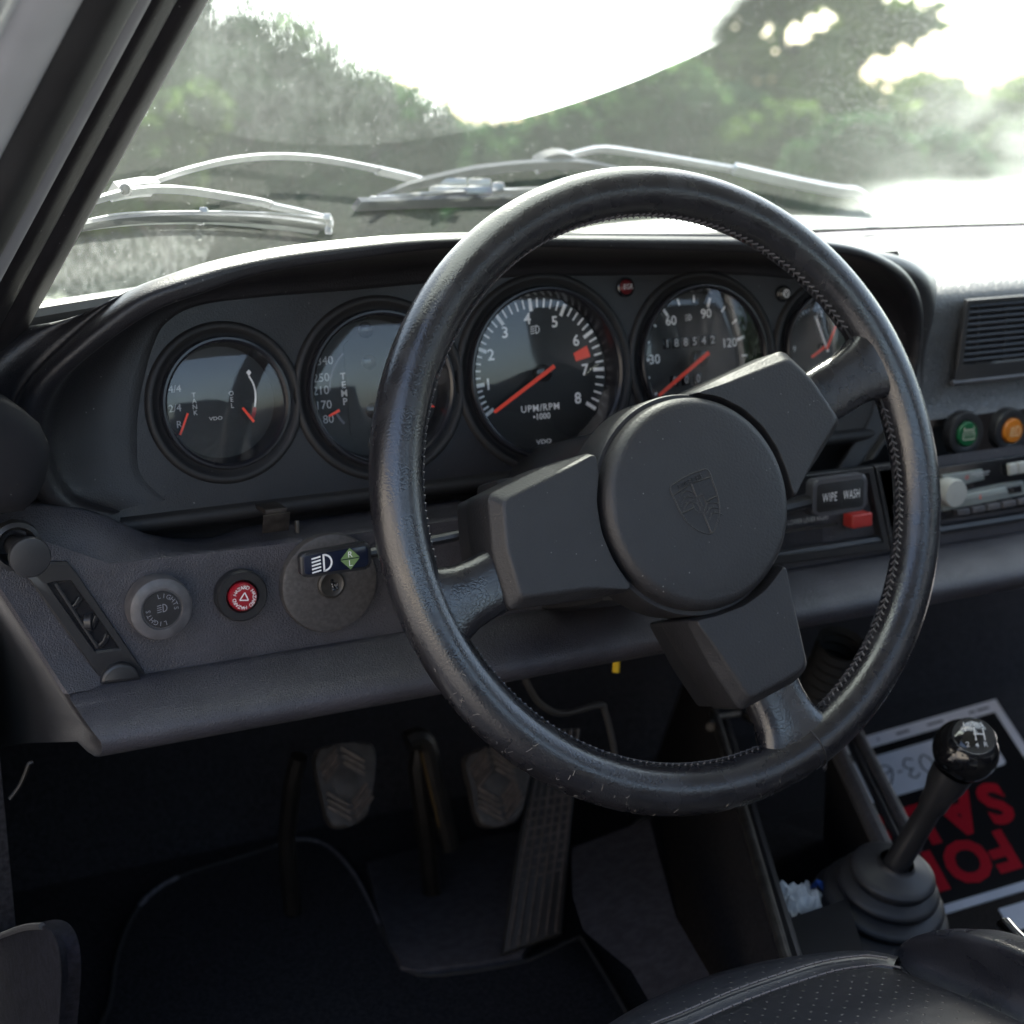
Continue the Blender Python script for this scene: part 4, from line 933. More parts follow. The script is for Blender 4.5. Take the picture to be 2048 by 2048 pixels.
# air grille
vp = PY(1985, 680, -.0075)
t = thing('air_grille', 'black louvred air grille at the right edge of the dashboard', 'air vent', wall(vp))
gi = t.matrix_world.inverted()
def Gq(x, y): p = gi @ PY(1348+x*.36232, y*.36232, -.0075); return (p.x, p.y)
x0, y1 = Gq(1620, 1680); yb = Gq(1600, 2010)[1]; ybb = Gq(1560, 2080)[1]
mk('grille_frame', frameshape([(x0-.004, y1+.004), (x0+.20, y1+.004), (x0+.20, ybb-.004), (x0-.012, ybb-.004)], [(x0, y1), (x0+.196, y1), (x0+.196, yb), (x0-.004, yb)], 0, .0035), PLASTIC, t, 30)
mk('grille_back', quad(x0-.004, yb, x0+.196, y1, .0005), GLOSS, t, 0)
nl = 10
for k in range(nl):
    yy = yb+(y1-yb)*(k+.5)/nl
    mk('louvre', T(box(.2, .0026, .0032, (x0+.096, 0, .0014), .0008, 1), Matrix.Translation((0, yy, 0)) @ Matrix.Rotation(radians(-25), 4, 'X')), PLASTIC, t, 30)
for k in range(7): mk('divider', box(.0012, y1-yb, .002, (x0+.01+.028*k, (y1+yb)/2, .0014)), PANEL, t, 0)
mk('lower_lip', tube([(x0-.014, ybb-.004, .002), (x0+.2, ybb-.004, .002)], .0022, 8), PLAST_G, t)
# radio
def RQ(x, y): return PY(1640+x*.2121, 820+y*.2121, FY-.004)
rc = RQ(1500, 760)
t = thing('car_radio', 'cassette radio with pale lever, cassette window and push keys at the right edge', 'radio', wall(rc))
ri = t.matrix_world.inverted()
def rq(x, y): p = ri @ RQ(x, y); return (p.x, p.y)
def rpoly(name, pts, z, mat, dep=.003, bev=.0006): 
    q = [rq(*p) for p in pts]
    a = sum(q[i][0]*q[(i+1) % len(q)][1]-q[(i+1) % len(q)][0]*q[i][1] for i in range(len(q)))
    return fixn(mk(name, prism(q if a > 0 else q[::-1], z-dep, z, bev, 2), mat, t, 30))
rpoly('radio_body', [(1000, 560), (2300, 370), (2300, 860), (1000, 1060)], .0005, GLOSS, .02)
rpoly('cassette_window', [(1130, 610), (1510, 555), (1530, 650), (1150, 745)], .003, BOXGREY)
rpoly('tuning_scale', [(1130, 890), (1250, 780), (1700, 690), (1900, 665), (1920, 790), (1135, 950)], .0028, BOXGREY)
rpoly('scale_window', [(1330, 790), (1720, 715), (1745, 770), (1345, 840)], .0036, solid('pale scale strip', (.33, .36, .34), .3))
rpoly('scale_recess', [(1740, 725), (1870, 700), (1880, 765), (1755, 785)], .0036, GLOSS)
rpoly('rocker_key', [(1732, 500), (1805, 488), (1820, 590), (1745, 605)], .006, IVORY); rpoly('rocker_key', [(1818, 485), (1888, 473), (1900, 575), (1830, 590)], .006, IVORY)
for k in range(5): rpoly('push_key', [(1250+145*k, 935-26*k), (1370+145*k, 913-26*k), (1378+145*k, 968-26*k), (1258+145*k, 992-26*k)], .005, PLAST_G, .006)
q = rq(1360, 628); mk('emblem_print', J(line2(arc2(*q, .0012, 0, 360, 12), .0008, .0032)), RED_L, t, 0)
q = rq(1400, 600); mk('fine_print', J(line2([q, (q[0]+.018, q[1]+.0005)], .0008, .0032), line2([(q[0]+.004, q[1]-.002), (q[0]+.017, q[1]-.0016)], .0005, .0032)), WHITE_D, t, 0)
q0, q1 = rq(1480, 790), rq(1480, 830); mk('tuner_needle', line2([q0, q1], .0010, .0038), RED_N, t, 0)
q = rq(1185, 755); mk('round_knob', T(lathe([(.0105, -.002), (.0108, .010), (.0100, .0118), (.0001, .0124)], 40), Matrix.Translation((q[0]-.0015, q[1], .002))), IVORY, t, 40)

PRIB = solid('lit rib rubber', (.058, .046, .040), .55, var=.4, vscale=150); ARMM = solid('dark pedal steel', (.011, .0095, .0085), .45, .4, var=.3, vscale=60)  # ribs paler and warmer than the pads: light on them put into colour
# ------------------------------------------------------------------ pedals
def pedal(label, pts, y, tilt, arm, name='pedal_pad'):
    c = (sum(p[0] for p in pts)/len(pts), sum(p[1] for p in pts)/len(pts)); P = PY(*D(*c), y)
    n = Vector((0, -cos(tilt), sin(tilt))); mw = frame(P, (1, 0, 0), (0, sin(tilt), cos(tilt))); inv = mw.inverted()
    t = thing('foot_pedal', label, 'pedal', mw, 'foot pedals under the dashboard')
    q = [inv @ onpl(*D(*p), n, P) for p in pts]; q = [(v.x, v.y) for v in q]
    a = sum(q[i][0]*q[(i+1) % len(q)][1]-q[(i+1) % len(q)][0]*q[i][1] for i in range(len(q)))
    if a < 0: q = q[::-1]
    q = [(p.x, p.y) for p in spline([(x, y_, 0) for x, y_ in q], 3, True)]
    fixn(mk('pad', prism(q, -.010, 0, .003, 3), RUBBER_P, t, 40))
    return t, inv, q
def chevron(t, w, h):
    for k in range(5):
        for sgn in (1, -1):
            y0 = h*.44*sgn-k*.0058*sgn
            for s in (1, -1):
                x0, x1 = .002*s, w*.40*s*(1-.05*k)
                if abs(y0) < .012: continue
                mk('rib', tube([(x0, y0, .0006), (x1, y0-sgn*abs(x1)*.75, .0006)], .0022, 6), PRIB, t)
    mk('centre_boss', lathe([(.0115, -.001), (.0112, .0008), (.0090, .0016), (.0001, .0018)], 28), RUBBER_P, t, 40)
t, i_, q = pedal('left clutch pedal with grooved rubber pad', [(602, 1412), (650, 1402), (702, 1402), (709, 1440), (700, 1510), (688, 1545), (650, 1562), (622, 1552), (608, 1500), (597, 1450)], .2, radians(28), 0)
chevron(t, .048, .066)
mk('pedal_arm', tube([(-.030, .030, -.014), (-.034, .014, -.030), (-.036, -.03, -.075), (-.030, -.09, -.12)], .0075, 8), ARMM, t)
t, i_, q = pedal('middle brake pedal with grooved rubber pad, partly behind the rim', [(884, 1422), (930, 1408), (985, 1402), (1002, 1440), (990, 1510), (975, 1550), (930, 1560), (903, 1548), (890, 1490), (880, 1450)], .2, radians(28), 0)
chevron(t, .052, .070)
mk('pedal_arm', tube([(-.052, .048, -.020), (-.056, .030, -.030), (-.046, -.03, -.07), (-.035, -.09, -.12)], .0085, 8), ARMM, t)
t = thing('pedal_lever', 'bent steel lever with yellowish edge between the two small pedals', 'lever')
p = [PY(*D(x, y), .22) for x, y in ((768, 1400), (790, 1392), (806, 1410), (818, 1470), (838, 1550), (850, 1600))]
mk('lever_bar', tube(spline(p, 4), .009, 10), ARMM, t)
mk('lever_edge', tube([PY(*D(x, y), .214) for x, y in ((795, 1420), (805, 1460), (822, 1530), (828, 1560))], .0009, 6), solid('tan rubber edge', (.07, .04, .01), .5), t)
# accelerator
Ga, Gb, Gc, Gd = PY(*D(948, 1800), .122), PY(*D(1062, 1758), .122), PY(*D(1094, 1375), .255), PY(*D(1016, 1375), .255)
mx_ = ((Gb-Ga)+(Gc-Gd))*.5; my_ = ((Gd-Ga)+(Gc-Gb))*.5; mo = (Ga+Gb+Gc+Gd)/4
acw = frame(mo, mx_, my_); ai = acw.inverted()
t = thing('foot_pedal', 'long right accelerator pedal with lengthwise ribs', 'pedal', acw, 'foot pedals under the dashboard')
q = [ai @ v for v in (Ga, Gb, Gc, Gd)]; q = [(v.x, v.y) for v in q]
fixn(mk('pad', prism(q, -.008, 0, .002, 2), RUBBER, t, 40))
for k in range(6):
    f = .10+.16*k; a_ = Vector(q[0]).lerp(Vector(q[1]), f); b_ = Vector(q[3]).lerp(Vector(q[2]), f)
    mk('rib', tube([(a_.x, a_.y+.002, .0006), (b_.x, b_.y-.002, .0006)], .0014, 5), PRIB, t)
for k in range(9):
    f = .30+.045*k; a_ = Vector(q[0]).lerp(Vector(q[3]), f); b_ = Vector(q[1]).lerp(Vector(q[2]), f)
    mk('cross_rib', tube([(a_.x+.003, a_.y, .0004), (b_.x-.003, b_.y, .0004)], .0011, 5), PRIB, t)

# ------------------------------------------------------------------ footwell floor
FZ = -.512
heel = [(690, 1626), (760, 1604), (960, 1572), (1075, 1560), (1010, 1765), (985, 1800), (900, 1815), (790, 1832), (755, 1822), (735, 1780), (715, 1720)]
hp = [PZ(*D(x, y), FZ+.010) for x, y in heel]
def flatplate(name, pts, th, mat, **k):
    z = pts[0].z; q = [(p.x, p.y) for p in pts]
    a = sum(q[i][0]*q[(i+1) % len(q)][1]-q[(i+1) % len(q)][0]*q[i][1] for i in range(len(q)))
    return fixn(mk(name, prism(q if a > 0 else q[::-1], z-th, z, min(.003, th*.4), 2), mat, smooth=40, **k))
one(flatplate('heel_plate', hp, .008, MAT), 'dark grey ribbed board under the pedals', 'floor board')
edge = [(150, 2010), (205, 1900), (222, 1800), (262, 1712), (335, 1657), (440, 1622), (540, 1591), (580, 1586), (620, 1600), (660, 1640), (695, 1700), (722, 1760), (745, 1800), (790, 1840), (900, 1832), (1000, 1812), (1080, 1775), (1110, 1790), (1240, 2010)]
ep = spline([PZ(*D(x, y), FZ+.006) for x, y in edge], 4)
mt = thing('floor_mat', 'large black carpet mat with a pale worn piped edge on the driver floor', 'floor mat', Matrix.Translation(ep[20]))
MI = mt.matrix_world.inverted()
o = flatplate('mat_carpet', ep, .007, CARPET); o.parent = mt; o.matrix_basis = MI
mk('mat_piping', tube(ep, .0022, 6), RUBBER, mt, mw=MI)
FRAY = solid('frayed pale edging', (.11, .105, .12), .5, var=.5, vscale=200)
mk('worn_edge', tube([p+Vector((0, 0, .0012)) for p in ep[23:44]], .0016, 6), FRAY, mt, mw=MI)
mk('worn_edge', tube([p+Vector((0, 0, .0012)) for p in ep[12:17]], .0022, 6), FRAY, mt, mw=MI)
# tunnel side and its carpets
def tz(x, y, z): return PZ(*D(x, y), z)
TZ = -.372
tun = thing('centre_tunnel', 'carpeted centre tunnel with open black pocket between two metal edged rails', 'centre console')
r0a, r0b = tz(1352, 1360, TZ), tz(1482, 1805, TZ)
dv = (r0b-r0a).normalized(); r0c = r0b+dv*.30
fixn(mk('tunnel_side', loft([[r0a-dv*.25, r0c], [r0a-dv*.25+Vector((-.012, 0, -.05)), r0c+Vector((-.012, 0, -.05))], [r0a-dv*.25+Vector((-.05, 0, FZ-TZ)), r0c+Vector((-.05, 0, FZ-TZ))], [r0a-dv*.25+Vector((-.09, 0, FZ-TZ-.003)), r0c+Vector((-.09, 0, FZ-TZ-.003))]], False), CARPET, tun, 60))
mk('pocket_rail', tube([r0a-dv*.02, r0b+dv*.01], .0042, 10), STEEL_D, tun)
mk('pocket_rail', tube([r0a-dv*.02+Vector((.010, 0, -.008)), r0b+Vector((.010, 0, -.008))], .005, 8), PLASTIC, tun)
r1a, r1b = tz(1585, 1425, TZ), tz(1672, 1610, TZ)
for k, (dx, rr, mm) in enumerate(((0, .0075, PLAST_G), (.016, .0035, PLASTIC), (.028, .006, PLAST_G))):
    mk('channel_rail', tube([r1a-dv*.05+Vector((dx, 0, -.001*k)), r1b+Vector((dx, 0, -.001*k))], rr, 10), mm, tun)
mk('pocket_floor', loft([[r0a-dv*.05+Vector((.01, 0, -.10)), r0c+Vector((.01, 0, -.10))], [r1a-dv*.05+Vector((0, 0, -.10)), r1a+dv*.60+Vector((0, 0, -.10))]], False), CARPET, tun, 0)
mk('pocket_wall', loft([[r1a-dv*.05+Vector((-.004, 0, -.002)), r1b+Vector((-.004, 0, -.002))], [r1a-dv*.05+Vector((-.004, 0, -.12)), r1b+Vector((-.004, 0, -.12))]], False), CARPET, tun, 0)
rw = [tz(1478, 1736, TZ-.012), tz(1600, 1695, TZ-.012), tz(1660, 1900, TZ-.012), tz(1500, 1900, TZ-.012)]
mk('gear_plate', (lambda a: ([*a, *[p+Vector((0, 0, -.09)) for p in a]], [(0, 1, 2, 3), (4, 5, 1, 0), (5, 6, 2, 1), (7, 4, 0, 3)]))(rw), PLASTIC, tun, 0)
fixn(mk('tunnel_top', box(.42, 1.1, .10, (.47, -.28, -.56), .02), CARPET, tun))
mk('pocket_frame', tube([tz(x, y, TZ) for x, y in ((1340, 1372), (1352, 1352), (1400, 1346), (1424, 1360))], .004, 8), STEEL_D, tun)
one(mk('carpet_pad', (lambda pts: loft([[tz(*p, -.43) for p in pts[0]], [tz(*p, -.45) for p in pts[1]]], False))((((1225, 1545), (1250, 1640), (1275, 1730), (1345, 1850), (1420, 2000)), ((1078, 1600), (1080, 1690), (1100, 1755), (1190, 1830), (1290, 2000)))), MAT, smooth=60), 'dark ribbed carpet beside the accelerator, sloping up to the tunnel', 'carpet')
one(mk('throttle_rod', tube(spline([PY(*D(x, y), .25) for x, y in ((1080, 1602), (1130, 1590), (1180, 1570), (1212, 1545), (1228, 1540))], 4), .0022, 8), STEEL_D), 'thin curved metal rod right of the accelerator', 'rod')
# small crumpled packet in the pocket
pk = tz(1510, 1694, TZ-.020)
rnd = random.Random(3)
t = thing('crumpled_paper', 'crumpled white paper scrap with blue tip in the black pocket', 'paper scrap', Matrix.Translation(pk))
def crum(u, v):
    return Vector(((u-.5)*.032, (v-.5)*.026+.003*sin(7*u), .012*v-.006+.004*rnd.uniform(-1, 1)+.004*sin(9*u)*sin(6*v)))
mk('paper', grid(crum, 9, 7), TISSUE, t, 0); mk('wrapper_tip', T(grid(lambda u, v: Vector((.013+.016*u, -.004+.010*v+.003*u, .006+.003*rnd.uniform(-1, 1)+.004*sin(5*v))), 4, 4), Matrix()), BLUE, t, 0)
mk('wrapper_end', T(lathe([(.0001, .004), (.003, .003), (.004, 0), (.003, -.003), (.0001, -.004)], 12), Matrix.Translation((.031, .004, .008))), TISSUE, t)
# sill carpet at lower left and small lever
sp_ = [PX(x, y, -.398) for x, y in ((-170, 1945), (-80, 1905), (-10, 1876), (45, 1856), (84, 1852), (108, 1872), (120, 1912), (122, 1980), (112, 2120), (50, 2420), (-170, 2600))]
so_ = thing('door_sill', 'dark grey carpeted door sill with piped upper edge at lower left', 'door sill', Matrix.Translation(sp_[2]))
SI = so_.matrix_world.inverted()
sc0 = spline(sp_[:9], 4)+sp_[9:]
fixn(mk('sill_carpet', loft([[p+Vector((.010, .002, 0)) for p in sc0], [p+Vector((.004, .004, -.002)) for p in sc0], sc0], True, True), SILLC, so_, 40, mw=SI))
mk('sill_piping', tube(spline(sp_[:5], 5), .0018, 8), PANEL, so_, mw=SI)
one(mk('release_lever', tube(spline([PY(*D(x, y), -.02) for x, y in ((62, 1438), (54, 1442), (48, 1458), (36, 1484), (18, 1508))], 4), .0014, 8), ARMM), 'thin bright metal lever under the left end of the dash', 'lever')
# cables under the dash
one(mk('yellow_wire', tube(spline([PY(*D(x, y), .0) for x, y in ((1150, 1222), (1160, 1232), (1163, 1248), (1162, 1268))], 5), .0028, 8), YELLOW), 'short loop of yellow wire hanging under the dash behind the wheel', 'wire')
one(mk('black_cable', tube(spline([PY(*D(x, y), .06) for x, y in ((984, 1262), (1000, 1300), (1022, 1330), (1062, 1346), (1130, 1330), (1142, 1345), (1156, 1400), (1162, 1440))], 6), .0026, 8), RUBBER), 'black cable looping below the dash behind the wheel', 'cable')
one(mk('red_cable', tube(spline([PY(*D(x, y), .0) for x, y in ((1662, 1200), (1640, 1228), (1610, 1256), (1585, 1275))], 5), .0016, 8), solid('faded red wire', (.09, .04, .04), .5)), 'thin reddish wire under the dash right of the lower spoke', 'wire')

ho = PY(1640, 1392, .03)
one(mk('ribbed_hose', T(lathe([((.020 if k % 2 else .0165), .0045*k) for k in range(14)], 28), frame(ho, (1, 0, 0), (0, .9, .45))), solid('dull black rubber', (.009, .009, .009), .75, spec=.2), smooth=60), 'ribbed black rubber hose under the dash right of the lower spoke', 'hose')
# ------------------------------------------------------------------ gear lever
gb = PZ(*D(1690, 1632), -.362); kc = PX(*D(1822, 1416), gb.x+.025)
ax = (kc-gb).normalized(); gxm = (Vector((1, 0, 0))-ax*ax.x).normalized(); gw = frame(gb, gxm, ax.cross(gxm))
bax = Vector((.02, -.34, .94)).normalized(); bxm = (Vector((1, 0, 0))-bax*bax.x).normalized(); bym = bax.cross(bxm)
bt = thing('gear_boot', 'black ribbed rubber gear lever bellows', 'rubber boot', frame(gb, bxm, bym))
pr = [(.0125, .004), (.0130, .0015), (.0150, .000), (.0260, -.0030), (.0305, -.0050), (.0315, -.0075), (.0300, -.0110), (.0290, -.0130), (.0350, -.0165), (.0378, -.0190), (.0376, -.0215), (.0345, -.0240), (.0335, -.0258), (.0420, -.0290), (.0452, -.0315), (.0448, -.0345), (.0400, -.0368), (.0395, -.0385), (.0485, -.0420), (.0518, -.0445), (.0514, -.0475), (.0450, -.0500), (.0455, -.0540), (.056, -.060), (.060, -.075)]
mk('bellows', lathe(pr, 56), BOOTM, bt, 70)
glv = thing('gear_lever', 'black gear lever with round polished knob marked 1 3 5 2 4 R', 'gear lever', gw)
Lk = (kc-gb).length
mk('shaft', lathe([(.0098, -.01), (.0092, .02), (.0086, Lk-.055), (.0105, Lk-.050), (.0110, Lk-.040), (.0140, Lk-.030), (.0150, Lk-.018)], 32), PLASTIC, glv, 40)
def ballp(r, z0, z1, n=20): return [(r*cos(radians(a)), r*sin(radians(a))*.92) for a in [z0+(z1-z0)*i/n for i in range(n+1)]]
kt = Matrix.Translation((0, 0, Lk))
kb = mk('knob_ball', T(lathe(ballp(.0232, -62, 90)[:-1]+[(.0001, .0232*.92)], 48), kt), solid('polished black knob', (.008, .008, .009), .08, coat=.6), glv, 180)
capax = (CAM-kc).normalized()*.55+ax*.75; capax.normalize()
cl_ = gw.inverted().to_3x3() @ capax
cm = frame(Vector((0, 0, Lk))+cl_*.0162, (gw.inverted().to_3x3() @ RT), cl_.cross(gw.inverted().to_3x3() @ RT))
sub(mk('shift_plate', T(lathe([(.0162, -.006), (.0160, .0015), (.0148, .0032), (.0140, .0030), (.010, .0042), (.0001, .0052)], 44), cm), solid('clear topped shift plate', (.02, .022, .026), .06, coat=1.), glv, 60), kb)
def cz(x, y): return .0053-.0000-(x*x+y*y)*9.
def ctext(c, s, x, y): V, F_ = text(c, s, x, y, 0, bold=.004); return [Vector((v.x, v.y, cz(v.x, v.y)+.0004)) for v in V], F_
def cline(a, b, w=.0009):
    pts = [(a[0]+(b[0]-a[0])*k/6, a[1]+(b[1]-a[1])*k/6) for k in range(7)]; V, F_ = line2(pts, w); return [Vector((v.x, v.y, cz(v.x, v.y)+.0003)) for v in V], F_
sub(mk('shift_pattern', T(J(ctext('1', .0052, -.0062, .0080), ctext('3', .0052, 0, .0088), ctext('5', .0052, .0062, .0080), ctext('2', .0052, -.0062, -.0080), ctext('4', .0052, 0, -.0088), ctext('R', .0052, .0062, -.0080),
    cline((-.0062, .0048), (-.0062, -.0048)), cline((0, .0052), (0, -.0052)), cline((.0062, .0048), (.0062, -.0048)), cline((-.0062, 0), (.0062, 0))), cm), WHITE_D, glv, 0), kb)

# ------------------------------------------------------------------ sale sign
a_, b_, c_ = Vector((.4220, .1766, -.4059)), Vector((.5470, .1341, -.3760)), Vector((.3814, -.0029, -.4911))
so2 = (b_+c_)/2; sw_, sh_ = (a_-b_).length, (c_-a_).length
sg = thing('sale_sign', 'upside down black and white FOR SALE sign with red letters behind the gear lever', 'sign', frame(so2, a_-b_, c_-a_))
X0, X1, Y0, Y1 = -.0685, .112, -.1031, .1031
mk('card', box(X1-X0, Y1-Y0, .0015, ((X0+X1)/2, 0, -.0008)), PAPER, sg, 0)
mk('black_print', quad(X0+.008, -.0880, X1-.008, .0950, .0004), SIGNB, sg, 0)
mk('number_box', prism(rrect(.150, .050, .004, 4, .032, -.0520), .0005, .0008), PAPER, sg, 0)
LET = [('S', -.0135, .0085, .0430), ('A', .0215, .0085, .0430), ('L', .0580, .0085, .0430), ('E', .0880, .0085, .0430), ('F', .0040, .0580, .0400), ('O', .0360, .0580, .0420), ('R', .0735, .0580, .0400)]
mk('red_letters', J(*[text(c, h_*1.42, x, y, .0008, bold=.045, sx=.80) for c, x, y, h_ in LET]), SIGNR, sg, 0)
def hand(pts, x, y, s): return line2([(p.x, p.y) for p in spline([(x+a*s, y+b*s, 0) for a, b in pts], 6)], .0015, .0012)
hb = -.0520; hs = .0125
mk('handwriting', J(hand([(-.1, .9), (-.45, .5), (-.4, -.4), (-.05, -.85), (.35, -.4), (.4, .4), (.05, .9), (-.2, .85)], .024, hb, hs), hand([(-.35, .65), (.05, .95), (.4, .6), (.05, .15), (-.1, .1), (.2, .0), (.45, -.4), (.1, -.95), (-.4, -.7)], .0385, hb, hs), hand([(-.2, 0), (.2, .03)], .0500, hb, hs), hand([(.25, 1.0), (-.25, .2), (-.4, -.5), (0, -.95), (.4, -.55), (.1, -.15), (-.35, -.4)], .0615, hb, hs)), INK, sg, 0)
mk('fine_print', J(*[line2([(x, -.0955), (x+w, -.0955)], .0030, .0003) for x, w in ((-.058, .012), (-.044, .006), (-.012, .016), (.022, .013), (.052, .002))]), INKP, sg, 0)
# second card and bright latch at the right edge
d1 = (c_-a_).normalized(); d0 = (b_-a_).normalized()
k0 = c_+d1*.012+d0*.035; nrm = d0.cross(d1)*-1
s2 = thing('card_sign', 'second white bordered card half hidden below the sale sign by the seat', 'sign', frame(k0+d1*.07+d0*.07, d0*-1, d1))
mk('card', box(.14, .14, .0015, (0, 0, -.0008)), PAPER, s2, 0)
mk('black_print', quad(-.064, -.045, .064, .064, .0004), SIGNB, s2, 0); mk('fine_print', J(line2([(-.05, -.056), (-.02, -.056)], .003, .0003), line2([(.02, -.056), (.045, -.056)], .003, .0003)), INKP, s2, 0)
t = one(mk('seat_latch', tube([tz(1895, 1748, -.33), tz(1912, 1768, -.33), tz(1950, 1806, -.33)], .0062, 14), CHROME), 'short chrome latch rod at the lower right edge beside the seat', 'latch')

# ------------------------------------------------------------------ driver seat
seat = thing('driver_seat', 'black leather driver seat cushion with perforated front and creased side bolster', 'car seat', Matrix.Translation((0, -.45, -.52)))
SM = Matrix.Translation((0, .45, .52))
ZS = -.330
fe = [PZ(*D(x, y), ZS) for x, y in ((900, 2130), (1010, 2035), (1110, 1965), (1200, 1906), (1290, 1862), (1390, 1828), (1480, 1808), (1560, 1799), (1640, 1799), (1700, 1812))]
fe = spline(fe, 5); nfe = len(fe)
def Z5(x, y): return PZ(1348+x*.36232, 1348+y*.36232, ZS+.004)
sm_ = [Z5(x, y) for x, y in ((-560, 2330), (-300, 2110), (-80, 1990), (80, 1925), (340, 1812), (600, 1718), (850, 1642), (1050, 1612), (1130, 1612), (1210, 1625))]
sm_ = spline(sm_, 5)
rows = []
for i in range(nfe):
    p, s_ = fe[i], sm_[i]
    rows.append([p+Vector((.01, .030, -.15)), p+Vector((.01, .032, -.05)), p+Vector((.004, .020, -.016)), p+Vector((0, .006, -.003)), p, p+(s_-p)*.3+Vector((0, 0, .004)), p+(s_-p)*.7+Vector((0, 0, .004)), s_+Vector((0, 0, .0005)), s_+Vector((0, -.0015, -.003))])
uv_ = []
for i in range(nfe):
    for j in range(9): uv_.append((sum((fe[k+1]-fe[k]).length for k in range(i)), sum((rows[i][k+1]-rows[i][k]).length for k in range(j))))
fixn(mk('front_panel', loft(rows, False), PERF, seat, 180, mw=SM, uv=uv_))
rows = []
for i in range(nfe):
    s_ = sm_[i]; q = i/(nfe-1)
    rows.append([s_+Vector((0, -.001, -.003)), s_+Vector((0, -.004, .001))]+[s_+Vector((.055*k/6*(1 if q > .5 else 1), -.004-.40*k/6, .001+.010*sin(pi*min(1, k/4))-.02*max(0, k-3)/3)) for k in range(1, 7)])
uv2 = [(v.x, v.y) for r in rows for v in r]
fixn(mk('centre_panel', loft(rows, False), PERF, seat, 180, mw=SM, uv=uv2))
mk('seam_stitching', J(*[tube([sm_[i]+Vector((.0, dy, zz)), sm_[i]+(sm_[i+1]-sm_[i])*.0+(sm_[min(i+1, nfe-1)]-sm_[i])*.9+Vector((0, dy, zz))], .0007, 5) for dy, zz in ((.0055, .004), (-.0065, .0036)) for i in range(nfe-1)]), solid('grey seat thread', (.11, .10, .105), .6), seat, mw=SM)
ZB = -.298
be = [PZ(*D(x, y), ZB) for x, y in ((1668, 1838), (1682, 1805), (1705, 1776), (1745, 1760), (1800, 1753), (1860, 1757), (1920, 1775), (1980, 1812), (2040, 1870))]
be2 = [(1690, 1816), (1700, 1790), (1722, 1770), (1760, 1757), (1810, 1752), (1865, 1757), (1925, 1776), (1985, 1815), (2050, 1880)]
sm01 = lambda t: (lambda u: u*u*(3-2*u))(max(0, min(1, t)))
be = spline([PZ(*D(x, y), ZS-.004+(ZB-ZS+.004)*sm01(k/3.2)) for k, (x, y) in enumerate(be2)], 5); nb = len(be); rows = []
row0 = spline([PZ(*D(x, y), ZS-.002) for x, y in ((1690, 1816), (1708, 1836), (1735, 1868), (1775, 1918), (1840, 2010), (1930, 2140))], 4)
for i in range(nb):
    p = be[i]; q = i/(nb-1); c0 = sm01(q/.30)
    r = [p+Vector((.02, .030, -.16)), p+Vector((.016, .034, -.07)), p+Vector((.008, .020, -.02)), p+Vector((.002, .006, -.004)), p]
    for k in range(1, 17):
        f = k/16; a = row0[min(len(row0)-1, int(round(f*(len(row0)-1))))]
        b = p+Vector((.02*f+.05*f*(1-q), -.34*f, .003+.016*sin(pi*min(1, f*1.3))*sin(pi*min(1, q*1.05+.05))+.0016*sin(f*23+q*7)*sin(q*9+f*4)))
        r.append(a+(b-a)*c0)
    rows.append(r)
fixn(mk('side_bolster', loft(rows, False), SEATL, seat, 180, mw=SM))
mk('bolster_piping', tube([r[k]+Vector((0, 0, -.0005)) for k, r in zip(range(4, 20), [rows[0]]*16)], .0022, 8), SEATL, seat, mw=SM)
mk('cushion_base', box(.44, .52, .14, (.02, -.62, -.43), .03, 3), SEATL, seat, mw=SM)
mk('backrest', T(box(.46, .12, .58, (.0, 0, .0), .05, 4), Matrix.Translation((.0, -1.10, -.16)) @ Matrix.Rotation(radians(22), 4, 'X')), SEATL, seat, mw=SM)
ps = thing('passenger_seat', 'black leather passenger seat beyond the tunnel', 'car seat', Matrix.Translation((.72, -.6, -.52)))
PM = Matrix.Translation((-.72, .6, .52))
mk('cushion', box(.46, .50, .14, (.74, -.62, -.36), .04, 4), SEATL, ps, mw=PM)
mk('backrest', T(box(.46, .12, .72, (0, 0, 0), .05, 4), Matrix.Translation((.74, -1.02, -.02)) @ Matrix.Rotation(radians(14), 4, 'X')), SEATL, ps, mw=PM)

# ------------------------------------------------------------------ wipers on the outside of the screen
def GP(pts, off): return [G(*D(x, y), off) for x, y in pts]
t = thing('windscreen_wiper', 'silver wiper on the left, its curved arm arching over the doubled blade', 'wiper', Matrix.Translation(G(*D(800, 345), .02)), 'wipers parked along the base of the screen')
wi = t.matrix_world.inverted()
def wp(name, pts, off, r, mat, flat=.45, k=5): return mk(name, tube(spline(GP(pts, off), k), r*1.3, 4, flat=flat, upv=(0, .78, .62), ph=pi/4), mat, t, 30, mw=wi)
WS_ = solid('satin silver wiper metal', (.42, .42, .43), .42, .8, var=.1, vscale=60); WD_ = solid('dark grey wiper metal', (.03, .033, .04), .4, .2)
wp('arm', [(250, 352), (300, 338), (350, 322), (430, 303), (510, 295), (600, 299), (700, 317), (755, 331)], .030, .0026, WS_)
wp('arm_head', [(712, 321), (760, 332), (800, 342), (860, 352)], .030, .0036, WS_)
wp('clamp', [(212, 362), (232, 358), (262, 353), (288, 352)], .026, .0062, WS_, .5)
mk('clamp_bolt', T(lathe([(.0034, -.003), (.0034, .003), (.002, .004), (.0001, .004)], 14), frame(G(*D(237, 359), .018), RT, UP)), STEEL_D, t, 40, mw=wi)
wp('bridge', [(178, 378), (230, 364), (290, 357), (350, 359), (420, 369), (490, 381), (512, 387)], .018, .0028, WS_)
wp('bridge', [(512, 388), (560, 398), (600, 408), (622, 414)], .014, .0026, WS_)
wp('blade_spine', [(120, 432), (180, 414), (250, 404), (380, 401), (500, 404), (580, 410), (622, 416)], .010, .0015, WS_)
